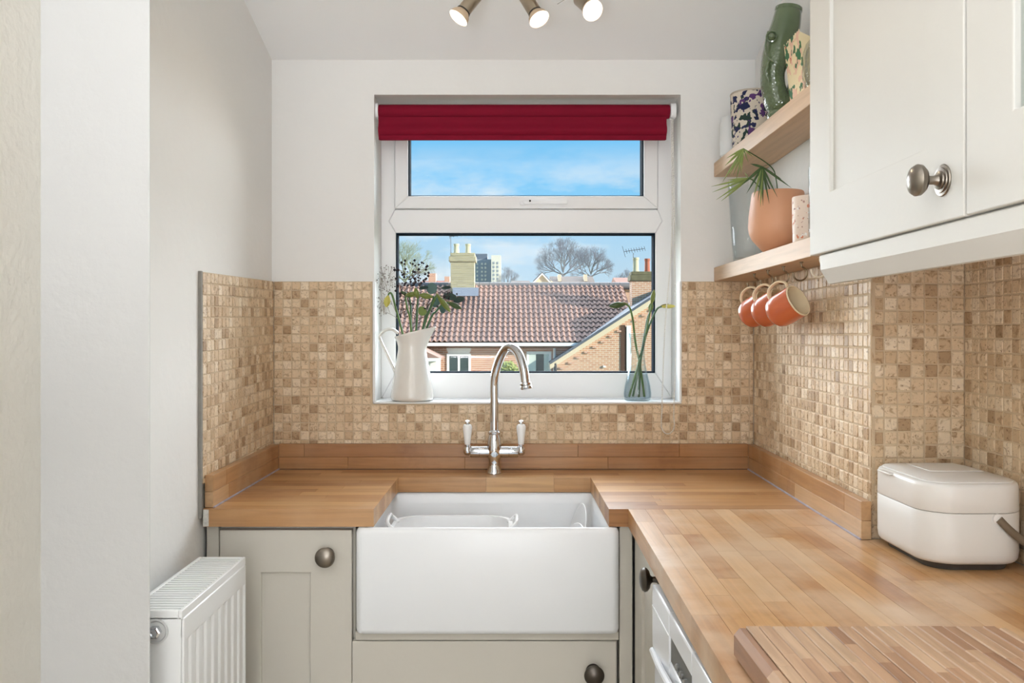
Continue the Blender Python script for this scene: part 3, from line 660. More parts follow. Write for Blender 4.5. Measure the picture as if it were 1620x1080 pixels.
sp = [(tx, ty, CT+.12), (tx, ty, CT+.2), (tx+.0005, ty-.001, Zp(600, ty)), (X(789, 2.43), 2.43, Zp(572, 2.43)), (X(799, 2.405), 2.405, Zp(553, 2.405)), (X(809, 2.385), 2.385, Zp(549.5, 2.385)), (X(820, 2.36), 2.36, Zp(559, 2.36)),
      (X(828, 2.34), 2.34, Zp(583, 2.34)), (X(831.5, 2.333), 2.333, Zp(607, 2.333))]
MB().tube(spline(sp, 8), .0122, 20).obj('spout', M_chrome, tap)
e0 = Vector(sp[-1]); ed = (e0-Vector(sp[-2])).normalized()
MB().lathe([(.0122, -.004), (.0155, -.002), (.0155, .003), (.0135, .0045), (.016, .007), (.0165, .012), (.0135, .015), (.010, .015)], e0, ed, 24).obj('nozzle', M_chrome, tap)
for sgn in (-1, 1):
    lx = tx+sgn*.0765
    lv = MB().lathe([(.0005, -.0145), (.006, -.0135), (.0105, -.008), (.0115, 0), (.010, .007), (.0075, .012), (.0085, .0145), (.0085, .017), (.006, .019), (.0005, .019)], (lx, ty-.004, zb_+.004), n=20).obj('lever', M_chrome, tap)
    MB().lathe([(.0075, .018), (.0085, .02), (.0105, .04), (.0132, .062), (.0135, .069), (.011, .0745), (.006, .0765)], (lx, ty-.004, zb_+.003), n=24).obj('handle', M_lever, lv, label='white porcelain lever')
    MB().lathe([(.006, .0765), (.0062, .079), (.0075, .081), (.007, .085), (.003, .0875), (.0005, .088)], (lx, ty-.004, zb_+.003), n=20).obj('finial', M_chrome, lv)

# ------------------------------------------------------------------ shelves
SXF = .611
def shelf(z, lab):
    yn = YR+.012
    return MB().prism([(SXF, yn), (rw(yn)+.006, yn), (rw(YB)+.006, YB-.001), (SXF-.002, YB-.001)], z-.041, z).obj('wall_shelf', M_shelf, None, lab, 'shelf', 'wooden wall shelves', bevel=.0015)
ZS1, ZS2 = ZC+.198, ZC+.507
shelf(ZS1, 'lower wooden wall shelf with cup hooks below'); shelf(ZS2, 'upper wooden wall shelf carrying the green fish jug')

# ------------------------------------------------------------------ wall cabinets
XCAB = .5775; ZB_, ZTOP = ZC+.150, ZC+.90
def wall_cab(y0, y1, lab, glazed):
    c = thing('wall_cabinet', (.72, (y0+y1)/2, ZB_), lab, 'cabinet')
    m = MB(); x0, x1 = XCAB+.022, XN+.006; t = .018
    m.box(x0, x1, y0+.001, y0+t, ZB_+.001, ZTOP).box(x0, x1, y1-t, y1-.001, ZB_+.001, ZTOP).box(x0, x1, y0+t, y1-t, ZTOP-t, ZTOP).box(x1-.008, x1, y0+t, y1-t, ZB_+.001, ZTOP-t)
    m.obj('carcass', M_cabw, c, smooth=False)
    MB().box(x0, x1, y0+t, y1-t, ZB_+.001, ZB_+t).obj('base_panel', pm('cabinet_underside_wood', C(170, 126, 84), .55, var=.12, vscale=10), c, smooth=False)
    dr = shaker(c, (XCAB, y1-.001, 0), (0, -1, 0), (-1, 0, 0), y1-y0-.003, ZB_, ZTOP, M_cabw, .101, .107, .021, .007, panel=not glazed, bev=.002)
    if glazed:
        MB().box(XCAB+.009, XCAB+.013, y0+.09, y1-.09, ZB_+.1, ZTOP-.1).obj('door_glass', pane_mat('cabinet_glass', (.8, .84, .82, 1), .08), dr, smooth=False)
        MB().box(x0+.02, x1-.01, y0+t, y1-t, ZB_+.33, ZB_+.346).obj('inner_shelf', M_cabw, c, smooth=False)
    return c, dr
wc1, wd1 = wall_cab(1.086, 1.644, 'ivory wall cabinet with panelled door and pewter knob beside the shelves', False)
KN2 = [(.0205, 0), (.0215, .0015), (.0205, .003), (.017, .0035), (.0165, .005), (.0125, .0055), (.012, .0075), (.0075, .009), (.0058, .013), (.0058, .021), (.009, .0235), (.0165, .0265), (.0205, .031), (.0212, .036), (.018, .041), (.011, .0445), (.004, .0458), (.0006, .046)]
knob(wd1, (XCAB, 1.138, ZC+.2045), (-1, 0, 0), M_pewter, 1.0, KN2)
wc2, wd2 = wall_cab(.50, 1.083, 'ivory wall cabinet with glazed door at the right edge', True)
xp = XCAB+.008
pel = [(xp, ZC+.149), (xp-.004, ZC+.146), (xp-.004, ZC+.120), (xp+.010, ZC+.094), (xp+.016, ZC+.093), (xp+.03, ZC+.096), (xp+.03, ZC+.149)]
pm_ = MB(); n_ = len(pel); yA = 1.602
rA = [(x, yA-(x-xp)*.0-(.15*(ZC+.149-z)), z) for x, z in pel]; rB = [(x, .5, z) for x, z in pel]
pm_.loft([rA, rB]); pm_.obj('pelmet', M_cabw, None, 'moulded ivory light pelmet under the wall cabinets', 'pelmet', ang=20)

# ------------------------------------------------------------------ cup hooks and mugs
M_hook = pm('hook_bronze', C(120, 104, 84), .3, 1.0); M_hookw = pm('hook_cream', C(232, 220, 198), .4)
zh = ZS1-.041; hx = .633
HY = [2.205, 2.09, 1.972, 1.852, 1.742]
def hook(y, mat, lab):
    o = thing('cup_hook', (hx, y, zh), lab, 'hook', 'cup hooks under the lower shelf')
    MB().lathe([(.0045, -.0015), (.0045, 0)], (hx, y, zh-.0002), n=14).obj('collar', mat, o)
    r = .015; pts = [(hx, y, zh-.001), (hx, y, zh-.008), (hx+.003, y, zh-.012)]
    for k in range(12):
        a = math.radians(60-245*k/11); pts.append((hx-.003+r*math.cos(a), y, zh-.0255+r*math.sin(a)))
    MB().tube(spline(pts, 3), .0019, 8).obj('wire', mat, o)
    return o
labs = ['bronze cup hook holding the farthest orange mug', 'bronze cup hook holding the middle orange mug', 'bronze cup hook holding the nearest orange mug', 'empty dark bronze cup hook right of the mugs', 'empty cream coloured cup hook nearest the wall cabinet']
for k in range(5): hook(HY[k], M_hookw if k == 4 else M_hook, labs[k])
M_mug = pm('mug_orange_glaze', C(198, 102, 60), .26, coat=.4, var=.05, vscale=12, rgb2=C(188, 92, 52)); M_mugin = pm('mug_cream_glaze', C(236, 218, 184), .25, coat=.4)
def make_mug():
    y = HY[2]; o = thing('mug', (hx, y, zh-.10), 'orange mug with cream inside, nearest of the three hanging mugs', 'mug', 'orange mugs on hooks')
    q = Vector((hx-.008, y, zh-.0410))                     # where the handle rests on the hook
    ax = Vector((.56, -.70, .44)).normalized()            # axis from base to mouth
    up = (Vector((0, 0, 1))-ax*ax.z).normalized()
    cm = q-up*.061-ax*.002+Vector((-.010, 0, 0))                             # centre of mug body
    H = .076; R = .0385; base = cm-ax*(H/2)
    outer = [(.0005, 0), (.017, 0), (.026, .003), (.034, .011), (.0375, .022), (.0385, .036), (.0385, H-.0025)]
    inner = [(.0383, H-.002), (.0375, H), (.0355, H), (.0348, H-.003), (.0345, .034), (.032, .015), (.024, .007), (.0005, .006)]
    b = MB().lathe(outer, base, ax, 40, True, False).obj('body', M_mug, o, ang=60)
    MB().lathe(inner, base, ax, 40, False, True).obj('lining', M_mugin, o, ang=60, label='cream glazed inside')
    hp = [cm+up*.034+ax*.024, cm+up*.049+ax*.026, cm+up*.0605+ax*.014, cm+up*.063-ax*.002, cm+up*.058-ax*.018, cm+up*.046-ax*.026, cm+up*.034-ax*.026]
    side = ax.cross(up)
    MB().tube(spline(hp, 6), [(.0032, .0058)]*37, 10, flat=up).obj('handle', M_mugin, o, label='cream handle')
    return o
mug = make_mug()
move_copy(mug, (0, HY[1]-HY[2], 0), 'orange mug with cream inside, middle of the three hanging mugs')
move_copy(mug, (0, HY[0]-HY[2], 0), 'orange mug with cream inside, farthest of the three hanging mugs')

# ------------------------------------------------------------------ things on the upper shelf
zu = ZS2+.0005
M_white_pot = pm('frosted_white_ceramic', C(224, 224, 222), .35)
MB().lathe([(.0005, 0), (.024, 0), (.028, .004), (.029, .04), (.028, .095), (.024, .112), (.021, .113), (.019, .108), (.019, .02), (.0005, .018)], (.634, 2.45, zu), n=32).obj('vase', M_white_pot, None, 'small plain white vase at the far end of the upper shelf', 'vase')
M_floral = spots_mat('floral_fabric', C(218, 206, 190), [(C(36, 58, 52), 52, .55, 3.1), (C(30, 36, 74), 44, .57, 9.4), (C(92, 56, 112), 40, .62, 5.7), (C(46, 40, 92), 90, .66, 1.2)], .85)
fp = thing('fabric_pot', (.668, 2.36, zu), 'fabric plant pot printed with dark blue and purple flowers', 'pot')
MB().lathe([(.0005, 0), (.046, 0), (.050, .004), (.055, .13), (.0555, .154), (.0525, .154), (.051, .02), (.0005, .018)], (.668, 2.36, zu), n=40).obj('pot', M_floral, fp)
MB().lathe([(.0556, .150), (.0566, .1525), (.0556, .155), (.0524, .155), (.0524, .150)], (.668, 2.36, zu), n=40, cap0=False, cap1=False).obj('rim', pm('fabric_hem', C(190, 176, 160), .8), fp)
# green fish jug: body rises to an open mouth, tail curls up as the handle
def fish_mat():
    m = pm('green_glaze', C(104, 120, 84), .14, coat=.9, var=.12, vscale=14, rgb2=C(70, 86, 58))
    nt = m.node_tree; b = nt.nodes['Principled BSDF']
    tc = nt.nodes.new('ShaderNodeTexCoord'); v = nt.nodes.new('ShaderNodeTexVoronoi'); v.inputs['Scale'].default_value = 150; nt.links.new(tc.outputs['Object'], v.inputs['Vector'])
    sp_ = nt.nodes.new('ShaderNodeSeparateXYZ'); nt.links.new(tc.outputs['Object'], sp_.inputs[0])
    mr = nt.nodes.new('ShaderNodeMapRange'); mr.inputs['From Min'].default_value = .17; mr.inputs['From Max'].default_value = .12; nt.links.new(sp_.outputs['Z'], mr.inputs['Value'])
    bp = nt.nodes.new('ShaderNodeBump'); bp.inputs['Distance'].default_value = .0018; nt.links.new(mr.outputs[0], bp.inputs['Strength']); nt.links.new(v.outputs['Distance'], bp.inputs['Height']); nt.links.new(bp.outputs[0], b.inputs['Normal'])
    return m
M_fish = fish_mat()
fy = 2.03; fx = .655
fish = thing('fish_jug', (fx, fy, zu), 'green glazed fish shaped jug standing on its curled tail', 'jug')
def FP(px_, py_, dy=0): q = P(px_, py_, fy+dy); return q
bp_ = [FP(1247, 18), FP(1243, 40), FP(1236, 64), FP(1227, 92), FP(1222, 118), FP(1224, 142), FP(1233, 164), FP(1248, 156), FP(1257, 137), FP(1260, 114), FP(1257, 94), FP(1252, 78)]
br = [(.030, .030), (.034, .036), (.037, .040), (.032, .038), (.0275, .035), (.0275, .034), (.032, .034), (.022, .027), (.0165, .020), (.013, .016), (.0115, .018), (.010, .028)]
zf = MB()
cs = spline(bp_, 6); ra = list(zip(interp([b_[0] for b_ in br], len(cs)), interp([b_[1] for b_ in br], len(cs))))
zf.tube(cs, ra, 28, flat=(1, 0, 0)); zf.obj('body', M_fish, fish, ang=80)
bz = zu; q0 = FP(1232, 164)
MB().lathe([(.024, 0), (.026, .003), (.027, .012), (.024, .022)], (q0.x, fy, bz), n=28).obj('foot', M_fish, fish)
m0 = FP(1247, 20)
MB().lathe([(.029, -.006), (.032, .004), (.0315, .011), (.028, .014), (.025, .010), (.023, -.002), (.0005, -.006)], m0, (.12, -.05, .98), 32, False, True, sx=1, sy=.9).obj('mouth', M_fish, fish, ang=60)
MB().ball(FP(1221, 58, -.034), .0085, 16).obj('eye', M_fish, fish)
MB().lathe([(.011, -.002), (.013, 0), (.0135, .003), (.0105, .004)], FP(1221, 58, -.031), (-.35, -1, 0), 24, True, False).obj('eye_ring', M_fish, fish)
fin = spline([FP(1217, 96, -.034), FP(1213, 114, -.033), FP(1217, 130, -.031)], 5)
MB().tube(fin, [(a, .003) for a in interp([.002, .006, .002], 11)], 10, flat=(1, 0, .3)).obj('fin', M_fish, fish)
MB().tube(spline([FP(1215, 50, -.02), FP(1211, 72, -.026), FP(1214, 90, -.034), FP(1224, 98, -.04)], 5), [(.003, .002)]*16, 8).obj('gill', M_fish, fish)
# cream carton with zigzag top
M_carton = spots_mat('carton_print', C(238, 220, 178), [(C(234, 192, 164), 34, .52, 2.0), (C(50, 108, 66), 42, .57, 7.7), (C(206, 110, 80), 60, .68, 4.2)], .6)
M_carton_p = pm('carton_cream', C(238, 220, 178), .6, var=.02)
ck = thing('seed_carton', (.645, 1.83, zu), 'cream printed carton with zigzag top edge leaning by the fish jug', 'carton')
cw = .098; th = .026; chh = .142
mtx = Matrix.Translation(Vector((.634, 1.872, zu+.0005))) @ Matrix.Rotation(math.radians(-6.5), 4, 'Y')
poly = [(-cw/2, 0), (cw/2, 0)]
for k in range(17): poly.append((cw/2-cw*k/16, chh-(.004 if k % 2 else 0)))
mm = MB(); mm.prism_x(poly, -.0008, .0008); mm.v = [tuple(mtx @ Vector(v)) for v in mm.v]; mm.obj('front_panel', M_carton, ck, smooth=False)
mm = MB(); mm.prism_y([(.0009, 0), (th, 0), (th, chh-.02), (.0009, chh-.005)], -cw/2+.0005, cw/2-.0005); mm.v = [tuple(mtx @ Vector(v)) for v in mm.v]; mm.obj('box_body', M_carton_p, ck, smooth=False)
M_knobbly = thin_glass('knobbly_glass', (.97, .98, .98, 1), (.78, .8, .8, 1), 1.0, 90)
MB().lathe([(.0005, 0), (.026, 0), (.034, .01), (.037, .03), (.036, .075), (.030, .095), (.016, .112), (.012, .125), (.012, .16), (.014, .163), (.010, .163), (.009, .125), (.014, .108), (.030, .08), (.032, .03), (.028, .012), (.0005, .006)], (.648, 1.778, zu), n=36).obj('glass_bottle', M_knobbly, None, 'knobbly clear glass bottle behind the cabinet edge on the upper shelf', 'bottle')

# ------------------------------------------------------------------ things on the lower shelf
zl = ZS1+.0005
M_clear = thin_glass('clear_glass', (.98, .99, .992, 1), (.84, .88, .9, 1), .35, 30)
MB().lathe([(.0005, 0), (.036, 0), (.038, .004), (.0425, .05), (.0475, .12), (.0525, .2), (.0545, .226), (.0525, .227), (.0502, .2), (.0452, .12), (.0405, .05), (.036, .014), (.0005, .012)], (.666, 2.385, zl), n=40).obj('glass_vase', M_clear, None, 'tall tapered clear glass vase at the far end of the lower shelf', 'vase')
M_terra = pm('blush_terracotta', C(214, 158, 122), .5, var=.04, vscale=10, bump=.05, bscale=80)
pt = thing('plant_pot', (.655, 2.07, zl), 'smooth terracotta coloured plant pot on the lower shelf', 'pot')
MB().lathe([(.0005, 0), (.030, 0), (.036, .003), (.060, .030), (.067, .045), (.0695, .06), (.068, .09), (.064, .12), (.061, .142), (.0595, .145), (.0575, .142), (.061, .11), (.064, .07), (.055, .04), (.03, .02), (.0005, .018)], (.652, 2.075, zl), n=44).obj('pot', M_terra, pt, ang=60)
MB().lathe([(.0005, .112), (.03, .1125), (.0598, .1115)], (.652, 2.075, zl), n=32, cap0=False, cap1=False).obj('soil', pm('soil', C(62, 46, 36), .95, var=.3, vscale=120, bump=.5, bscale=200), pt)
# umbrella palm fronds
M_leaf = pm('frond_green', C(96, 124, 58), .45, var=.25, vscale=20, rgb2=C(150, 158, 92)); M_leaf_d = pm('frond_dark', C(62, 88, 48), .45, var=.2, vscale=20)
rp = random.Random(21)
def blade(mb, c, tip, w, sag=.0):
    c, tip = Vector(c), Vector(tip); d = tip-c; L = d.length; d.normalize()
    sd = d.cross(Vector((.3, -1, .25))).normalized(); nn = sd.cross(d).normalized(); rows = []
    for k in range(7):
        t = k/6; p = c+d*(L*t)+Vector((0, 0, -sag*t*t)); ww_ = w*max(.06, math.sin(PI*min(1, t*.9+.1))**.7*(1-.55*t))
        rows.append((p-sd*ww_, p+nn*ww_*.35, p+sd*ww_))
    for k in range(6):
        a, b_ = rows[k], rows[k+1]
        mb.add([a[0], a[1], a[2], b_[0], b_[1], b_[2]], [(0, 1, 4, 3), (1, 2, 5, 4)])
plant = thing('palm_plant', (.652, 2.075, zl+.11), 'small umbrella palm with narrow drooping leaves in the terracotta pot', 'plant')
root = Vector((.655, 2.075, zl+.10))
whorls = [((1176, 235, 2.03), [(1147, 262), (1153, 278), (1143, 288), (1160, 277), (1164, 288), (1172, 276), (1184, 257), (1191, 248), (1150, 250), (1168, 272)], M_leaf, [(1218, 262, 2.05), (1228, 285, 2.06)]),
          ((1206, 264, 1.99), [(1172, 294), (1181, 306), (1199, 318), (1203, 327), (1207, 325), (1217, 322), (1230, 312), (1252, 297), (1226, 303), (1187, 259), (1229, 256), (1215, 292), (1192, 312), (1236, 283)], M_leaf_d, [(1212, 285, 2.03)]),
          ((1184, 282, 2.02), [(1125, 295), (1127, 304), (1133, 316), (1141, 318), (1150, 285), (1160, 287), (1178, 272), (1139, 291), (1196, 286)], M_leaf, [(1196, 290, 2.04)])]
for (cx_, cy_, cd), tips, mt, via in whorls:
    c = P(cx_, cy_, cd); lf = None
    stem = MB().tube(spline([root, *[P(*v_) for v_ in via[::-1]], c], 6), .0014, 6).obj('stem', M_leaf_d, plant)
    for (a, b_) in tips:
        mb = MB(); blade(mb, c, P(a, b_, cd+rp.uniform(-.05, .035)), rp.uniform(.0028, .0044), 0)
        mb.obj('leaf', mt if rp.random() > .25 else M_leaf, plant)
M_terrazzo = spots_mat('terrazzo', C(228, 208, 192), [(C(206, 120, 84), 70, .64, 2.2), (C(172, 132, 120), 95, .66, 6.1), (C(240, 236, 232), 80, .64, 9.3), (C(128, 70, 56), 120, .69, 4.4)], .45)
MB().lathe([(.0005, 0), (.031, 0), (.033, .002), (.034, .05), (.0345, .098), (.0335, .1), (.0315, .1), (.031, .02), (.0005, .016)], (.652, 1.862, zl), n=36).obj('terrazzo_cup', M_terrazzo, None, 'speckled pink terrazzo cup beside the terracotta pot', 'cup')
MB().lathe([(.0005, 0), (.030, 0), (.033, .004), (.0335, .02), (.0335, .14), (.030, .165), (.016, .185), (.013, .195), (.013, .235), (.015, .237), (.015, .243), (.011, .243), (.011, .195), (.014, .185), (.027, .165), (.030, .14), (.030, .012), (.0005, .010)], (.652, 1.762, zl), n=36).obj('glass_bottle', M_clear, None, 'tall clear glass bottle behind the cabinet edge on the lower shelf', 'bottle')

# ------------------------------------------------------------------ enamel jug and its flowers
jy = 2.578; jx = X(652, jy); zsill = WZ0+.0006
M_enamel = pm('white_enamel', C(232, 228, 220), .22, coat=.5, var=.008)
jug = thing('enamel_jug', (jx, jy, zsill), 'tall white enamel jug holding flower buds on the window sill', 'jug')
JP = [(.0005, .002), (.055, 0), (.062, .003), (.0645, .010), (.063, .022), (.0585, .055), (.052, .095), (.0455, .13), (.0425, .152), (.0425, .165), (.0455, .183), (.0505, .198), (.0525, .203)]
jm = MB(); n = 44; rings = []
def jring(r, z, lip):
    out = []
    for i in range(n):
        a = 2*PI*i/n; k = max(0, math.cos(a))**6*lip
        tiltz = .010*math.cos(a)*lip*1.3
        out.append((jx+(r+k*.020)*math.cos(a), jy+r*math.sin(a)*(1-.1*k), zsill+z+tiltz+k*.004))
    return out
for r, z in JP: rings.append(jring(r, z, max(0, (z-.15)/.053)**1.3))
rings.append(jring(.0515, .2045, 1)); rings.append(jring(.0495, .203, 1))
for r, z in JP[::-1][1:-1]: rings.append(jring(max(.001, r-.003), max(z, .006)+.0005, max(0, (z-.15)/.053)**1.3))
jm.loft(rings); jm.obj('body', M_enamel, jug, ang=60)
hpts = [P(630, 527, jy), P(621, 521, jy), P(610, 522, jy), P(601, 531, jy), P(603, 540, jy), P(610, 555, jy), P(618, 572, jy), P(626, 590, jy)]
MB().tube(spline(hpts, 6), [(.0046, .0085)]*43, 12, flat=(0, 0, 1)).obj('handle', M_enamel, jug)
M_stem = pm('daffodil_stem', C(88, 118, 62), .4, var=.1, vscale=40); M_stem_d = pm('daffodil_stem_dark', C(64, 96, 62), .4, var=.1, vscale=40)
M_bud = pm('bud_olive', C(128, 136, 58), .45, var=.15, vscale=60, rgb2=C(92, 110, 48)); M_bud_y = pm('bud_yellow', C(196, 186, 92), .5, var=.1, vscale=50)
M_bud_d = pm('bud_dark', C(66, 86, 44), .45, var=.15, vscale=60)
def daffodil(lab, base, pts, bud, d, group, mat=None, bmat=None, br_=.0085, sheath=True):
    mat = mat or M_stem
    o = thing('daffodil_stem', base, lab, 'flower', group)
    path = spline([base]+[P(a, b_, d+dd) for a, b_, dd in pts], 6)
    MB().tube(path, interp([.0034, .0034, .003, .0024], len(path)), 8).obj('stem', mat, o)
    p0 = path[-1]; tip = P(*bud); dv = tip-p0; L = dv.length
    prof = [(.0022, 0), (.0035, L*.06), (br_*.8, L*.25), (br_, L*.48), (br_*.86, L*.7), (br_*.45, L*.9), (.0006, L)]
    b = MB().lathe(prof, p0, dv, 14, sy=.8).obj('bud', bmat or M_bud, o)
    if sheath:
        mb = MB(); blade(mb, p0-dv*.12, p0+dv*.5+Vector((0, 0, .008)), .005); mb.obj('sheath', pm('sheath_brown', C(140, 132, 84), .6), b)
    return o
jb = Vector((jx, jy, zsill+.04)); gj = 'daffodil stems in the enamel jug'
daffodil('drooping daffodil with pale yellow bud, leftmost in the jug', jb+Vector((.012, .0, 0)), [(634, 515, 0), (627, 490, -.01), (621, 468, -.015), (617, 463, -.015), (614, 467, -.015)], (611, 486, jy-.015), jy, gj, None, M_bud_y, .0105, False)
daffodil('daffodil stem bent over to the right with olive bud, second in the jug', jb+Vector((.006, -.012, 0)), [(650, 514, -.02), (645, 490, -.02), (642, 472, -.02), (644, 467, -.02)], (659, 464, jy-.022), jy, gj)
daffodil('straight daffodil stem with upright pointed bud in the middle of the jug', jb+Vector((.002, -.02, 0)), [(659, 512, -.025), (660, 490, -.025), (661, 472, -.025)], (657, 455, jy-.026), jy, gj, M_stem_d)
daffodil('daffodil stem with fat olive bud pointing left in the jug', jb+Vector((-.012, -.01, 0)), [(671, 512, -.02), (680, 488, -.02), (686, 470, -.02), (684, 470, -.022)], (663, 466, jy-.03), jy, gj, M_stem_d, None, .0095)
daffodil('daffodil stem with long bud drooping to the lower right in the jug', jb+Vector((-.015, 0, 0)), [(672, 512, -.01), (681, 488, -.015), (689, 470, -.02), (692, 467, -.02)], (713, 494, jy-.03), jy, gj, None, M_bud, .0088)
daffodil('daffodil stem leaning right with dark bud, rightmost in the jug', jb+Vector((-.02, .01, 0)), [(678, 511, .0), (690, 492, .0), (702, 480, -.005), (710, 479, -.005)], (730, 488, jy-.01), jy, gj, M_stem_d, M_bud_d)
daffodil('short daffodil stem with small leafy bud behind the others in the jug', jb+Vector((0, .015, 0)), [(650, 505, .015), (650, 485, .018), (648, 470, .018)], (634, 460, jy+.01), jy, gj, M_stem_d, M_bud_d, .006)
# eucalyptus sprig
M_euc = pm('eucalyptus_blue', C(84, 112, 108), .6, var=.15, vscale=30); M_euc_d = pm('eucalyptus_dark', C(44, 66, 60), .6, var=.2, vscale=30)
eu = thing('eucalyptus_sprig', jb+Vector((0, .02, 0)), 'eucalyptus sprig with round blue green leaves in the jug', 'foliage')
MB().tube(spline([jb+Vector((0, .02, 0)), P(670, 510, jy+.02), P(680, 480, jy+.02), P(700, 468, jy+.02), P(722, 470, jy+.02)], 6), .0016, 6).obj('stem', M_euc_d, eu)
for a, b_, ra, rb_, rot, mt in ((683, 456, 8.5, 9.5, 0, M_euc), (700, 489, 5, 7, 20, M_euc), (712, 469, 11, 6, -10, M_euc_d), (726, 474, 9, 5, 15, M_euc_d), (706, 455, 8, 3, 5, M_euc_d), (670, 455, 8, 3, 10, M_euc_d), (668, 492, 7, 8, 30, M_leaf), (690, 478, 6, 9, -20, M_euc)):
    c = P(a, b_, jy+.012); s = jy/F; co, si = math.cos(math.radians(rot)), math.sin(math.radians(rot)); vs = [c]
    for k in range(14):
        t = 2*PI*k/14; u_, w_ = ra*s*math.cos(t), rb_*s*math.sin(t)
        vs.append(c+Vector((u_*co-w_*si, .004*math.cos(2*t)+.006*math.sin(t), u_*si+w_*co)))
    vs2 = [v+Vector((0, .0006, 0)) for v in vs]
    MB().add(vs+vs2, [(0, 1+(k+1) % 14, 1+k) for k in range(14)]+[(15, 16+k, 16+(k+1) % 14) for k in range(14)]+[(1+k, 1+(k+1) % 14, 16+(k+1) % 14, 16+k) for k in range(14)]).obj('leaf', mt, eu)
# dried gypsophila
M_gyp = pm('dried_seedhead', C(44, 32, 38), .9, var=.2); M_gst = pm('dried_twig', C(104, 78, 66), .8)
rg = random.Random(4)
def gyp(lab, cents, n_, mat, tmat, rad, via, nstem=5):
    o = thing('gypsophila_sprig', jb+Vector((0, .025, 0)), lab, 'flower', 'dried sprigs in the enamel jug')
    st = MB(); dots = MB(); base = P(*via)
    st.tube(spline([jb+Vector((0, .02, 0)), base], 4), .0011, 5)
    for (cx_, cy_, rx, ry, wgt) in cents:
        c = P(cx_, cy_+ry*.6, jy+.025)
        st.tube(spline([base, (base+c)/2+Vector((rg.uniform(-.01, .01), 0, .01)), c], 4), .0008, 4)
        subs = []
        for k in range(nstem):
            a = rg.uniform(.1, PI-.1); q = P(cx_+rx*.5*math.cos(a), cy_+ry*.2-ry*.4*math.sin(a), jy+.025+rg.uniform(-.02, .02)); subs.append(q)
            st.tube([c, (c+q)/2+Vector((0, 0, .003)), q], .0006, 4)
        for k in range(int(n_*wgt)):
            a = rg.uniform(0, 2*PI); rr = math.sqrt(rg.random())
            q = P(cx_+rx*rr*math.cos(a), cy_+ry*rr*math.sin(a), jy+.02+rg.uniform(-.025, .02))
            sq = min(subs, key=lambda t_: (t_-q).length); st.tube([sq, q], .00035, 3); dots.octa(q, rad*rg.uniform(.6, 1.25))
    t = st.obj('twigs', tmat, o, smooth=False); dots.obj('seed_heads', mat, o, kind='stuff')
gyp('dark dried gypsophila sprig rising above the jug', [(650, 430, 30, 20, 1.0), (640, 452, 18, 14, .4), (664, 445, 16, 12, .3)], 48, M_gyp, M_gst, .0041, (652, 500, jy+.02))
gyp('pale dried gypsophila sprig spreading over the left window frame', [(611, 440, 17, 22, 1.0), (607, 480, 12, 26, .5)], 75, pm('seedhead_grey', C(130, 122, 116), .9), pm('twig_grey', C(170, 160, 150), .9), .0020, (632, 505, jy+.02))
gyp('dried gypsophila sprig hanging among the buds over the jug spout', [(640, 485, 14, 26, .8), (676, 482, 20, 12, .5), (712, 475, 18, 14, .7)], 48, M_gyp, M_gst, .0032, (660, 508, jy+.02))

# ------------------------------------------------------------------ glass bottle vase with buds
vy = 2.585; vx = X(1008.5, vy); vz = zsill
M_vglass = thin_glass('vase_glass', (.975, .99, .995, 1), (.72, .82, .86, 1)); M_water = thin_glass('water', (.96, .985, .99, 1), (.9, .95, .97, 1), 0, 60, .5)
VO = [(.0005, 0), (.034, 0), (.038, .002), (.0408, .010), (.0412, .022), (.038, .045), (.031, .075), (.0245, .105), (.0215, .13), (.0215, .16), (.0235, .185), (.0275, .199), (.0285, .201)]
VI = [(.0275, .2015), (.0262, .199), (.0222, .185), (.0200, .16), (.0200, .13), (.0228, .105), (.0293, .075), (.0362, .045), (.0392, .022), (.0386, .010), (.035, .006), (.0005, .005)]
MB().lathe(VO+VI, (vx, vy, vz), n=44).obj('bottle_vase', M_vglass, None, 'clear glass bottle vase with green stems at the right of the sill', 'vase', ang=60)
MB().lathe([(.0005, .0054), (.034, .0065), (.0378, .010), (.0385, .022), (.0356, .044), (.0290, .073), (.0225, .104), (.0005, .104)], (vx, vy, vz), n=40).obj('vase_water', M_water, None, 'clear water filling the glass bottle vase', 'water', ang=60)
gv = 'daffodil stems in the glass bottle'
def vb(dx, dy=0): return Vector((vx+dx, vy+dy, vz+.010))
daffodil('daffodil stem in the glass vase with large green bud bent left', vb(.022, .006), [(1012, 575, .004), (1005, 540, .0), (1001, 505, -.004), (996, 486, -.006), (990, 481, -.008)], (963, 484, vy-.015), vy, gv, M_stem, M_bud_d, .0098)
daffodil('upright daffodil stem in the glass vase with tall narrow bud', vb(-.026, -.004), [(1010, 575, .0), (1020, 535, -.004), (1027, 500, -.008), (1031, 480, -.01)], (1035, 458, vy-.012), vy, gv, M_stem, M_bud, .0072)
daffodil('short daffodil stem in the glass vase with small round bud', vb(.002, -.012), [(1013, 575, -.006), (1019, 535, -.002), (1024, 505, .002), (1028, 493, .004)], (1031, 478, vy+.006), vy, gv, M_stem_d, M_bud, .008, False)
daffodil('daffodil stem in the glass vase with slim bud pointing right', vb(-.012, .012), [(1013, 570, .006), (1022, 530, .006), (1032, 503, .004), (1040, 488, .0), (1047, 485, -.002)], (1069, 484, vy-.01), vy, gv, M_stem_d, M_bud_y, .0062)

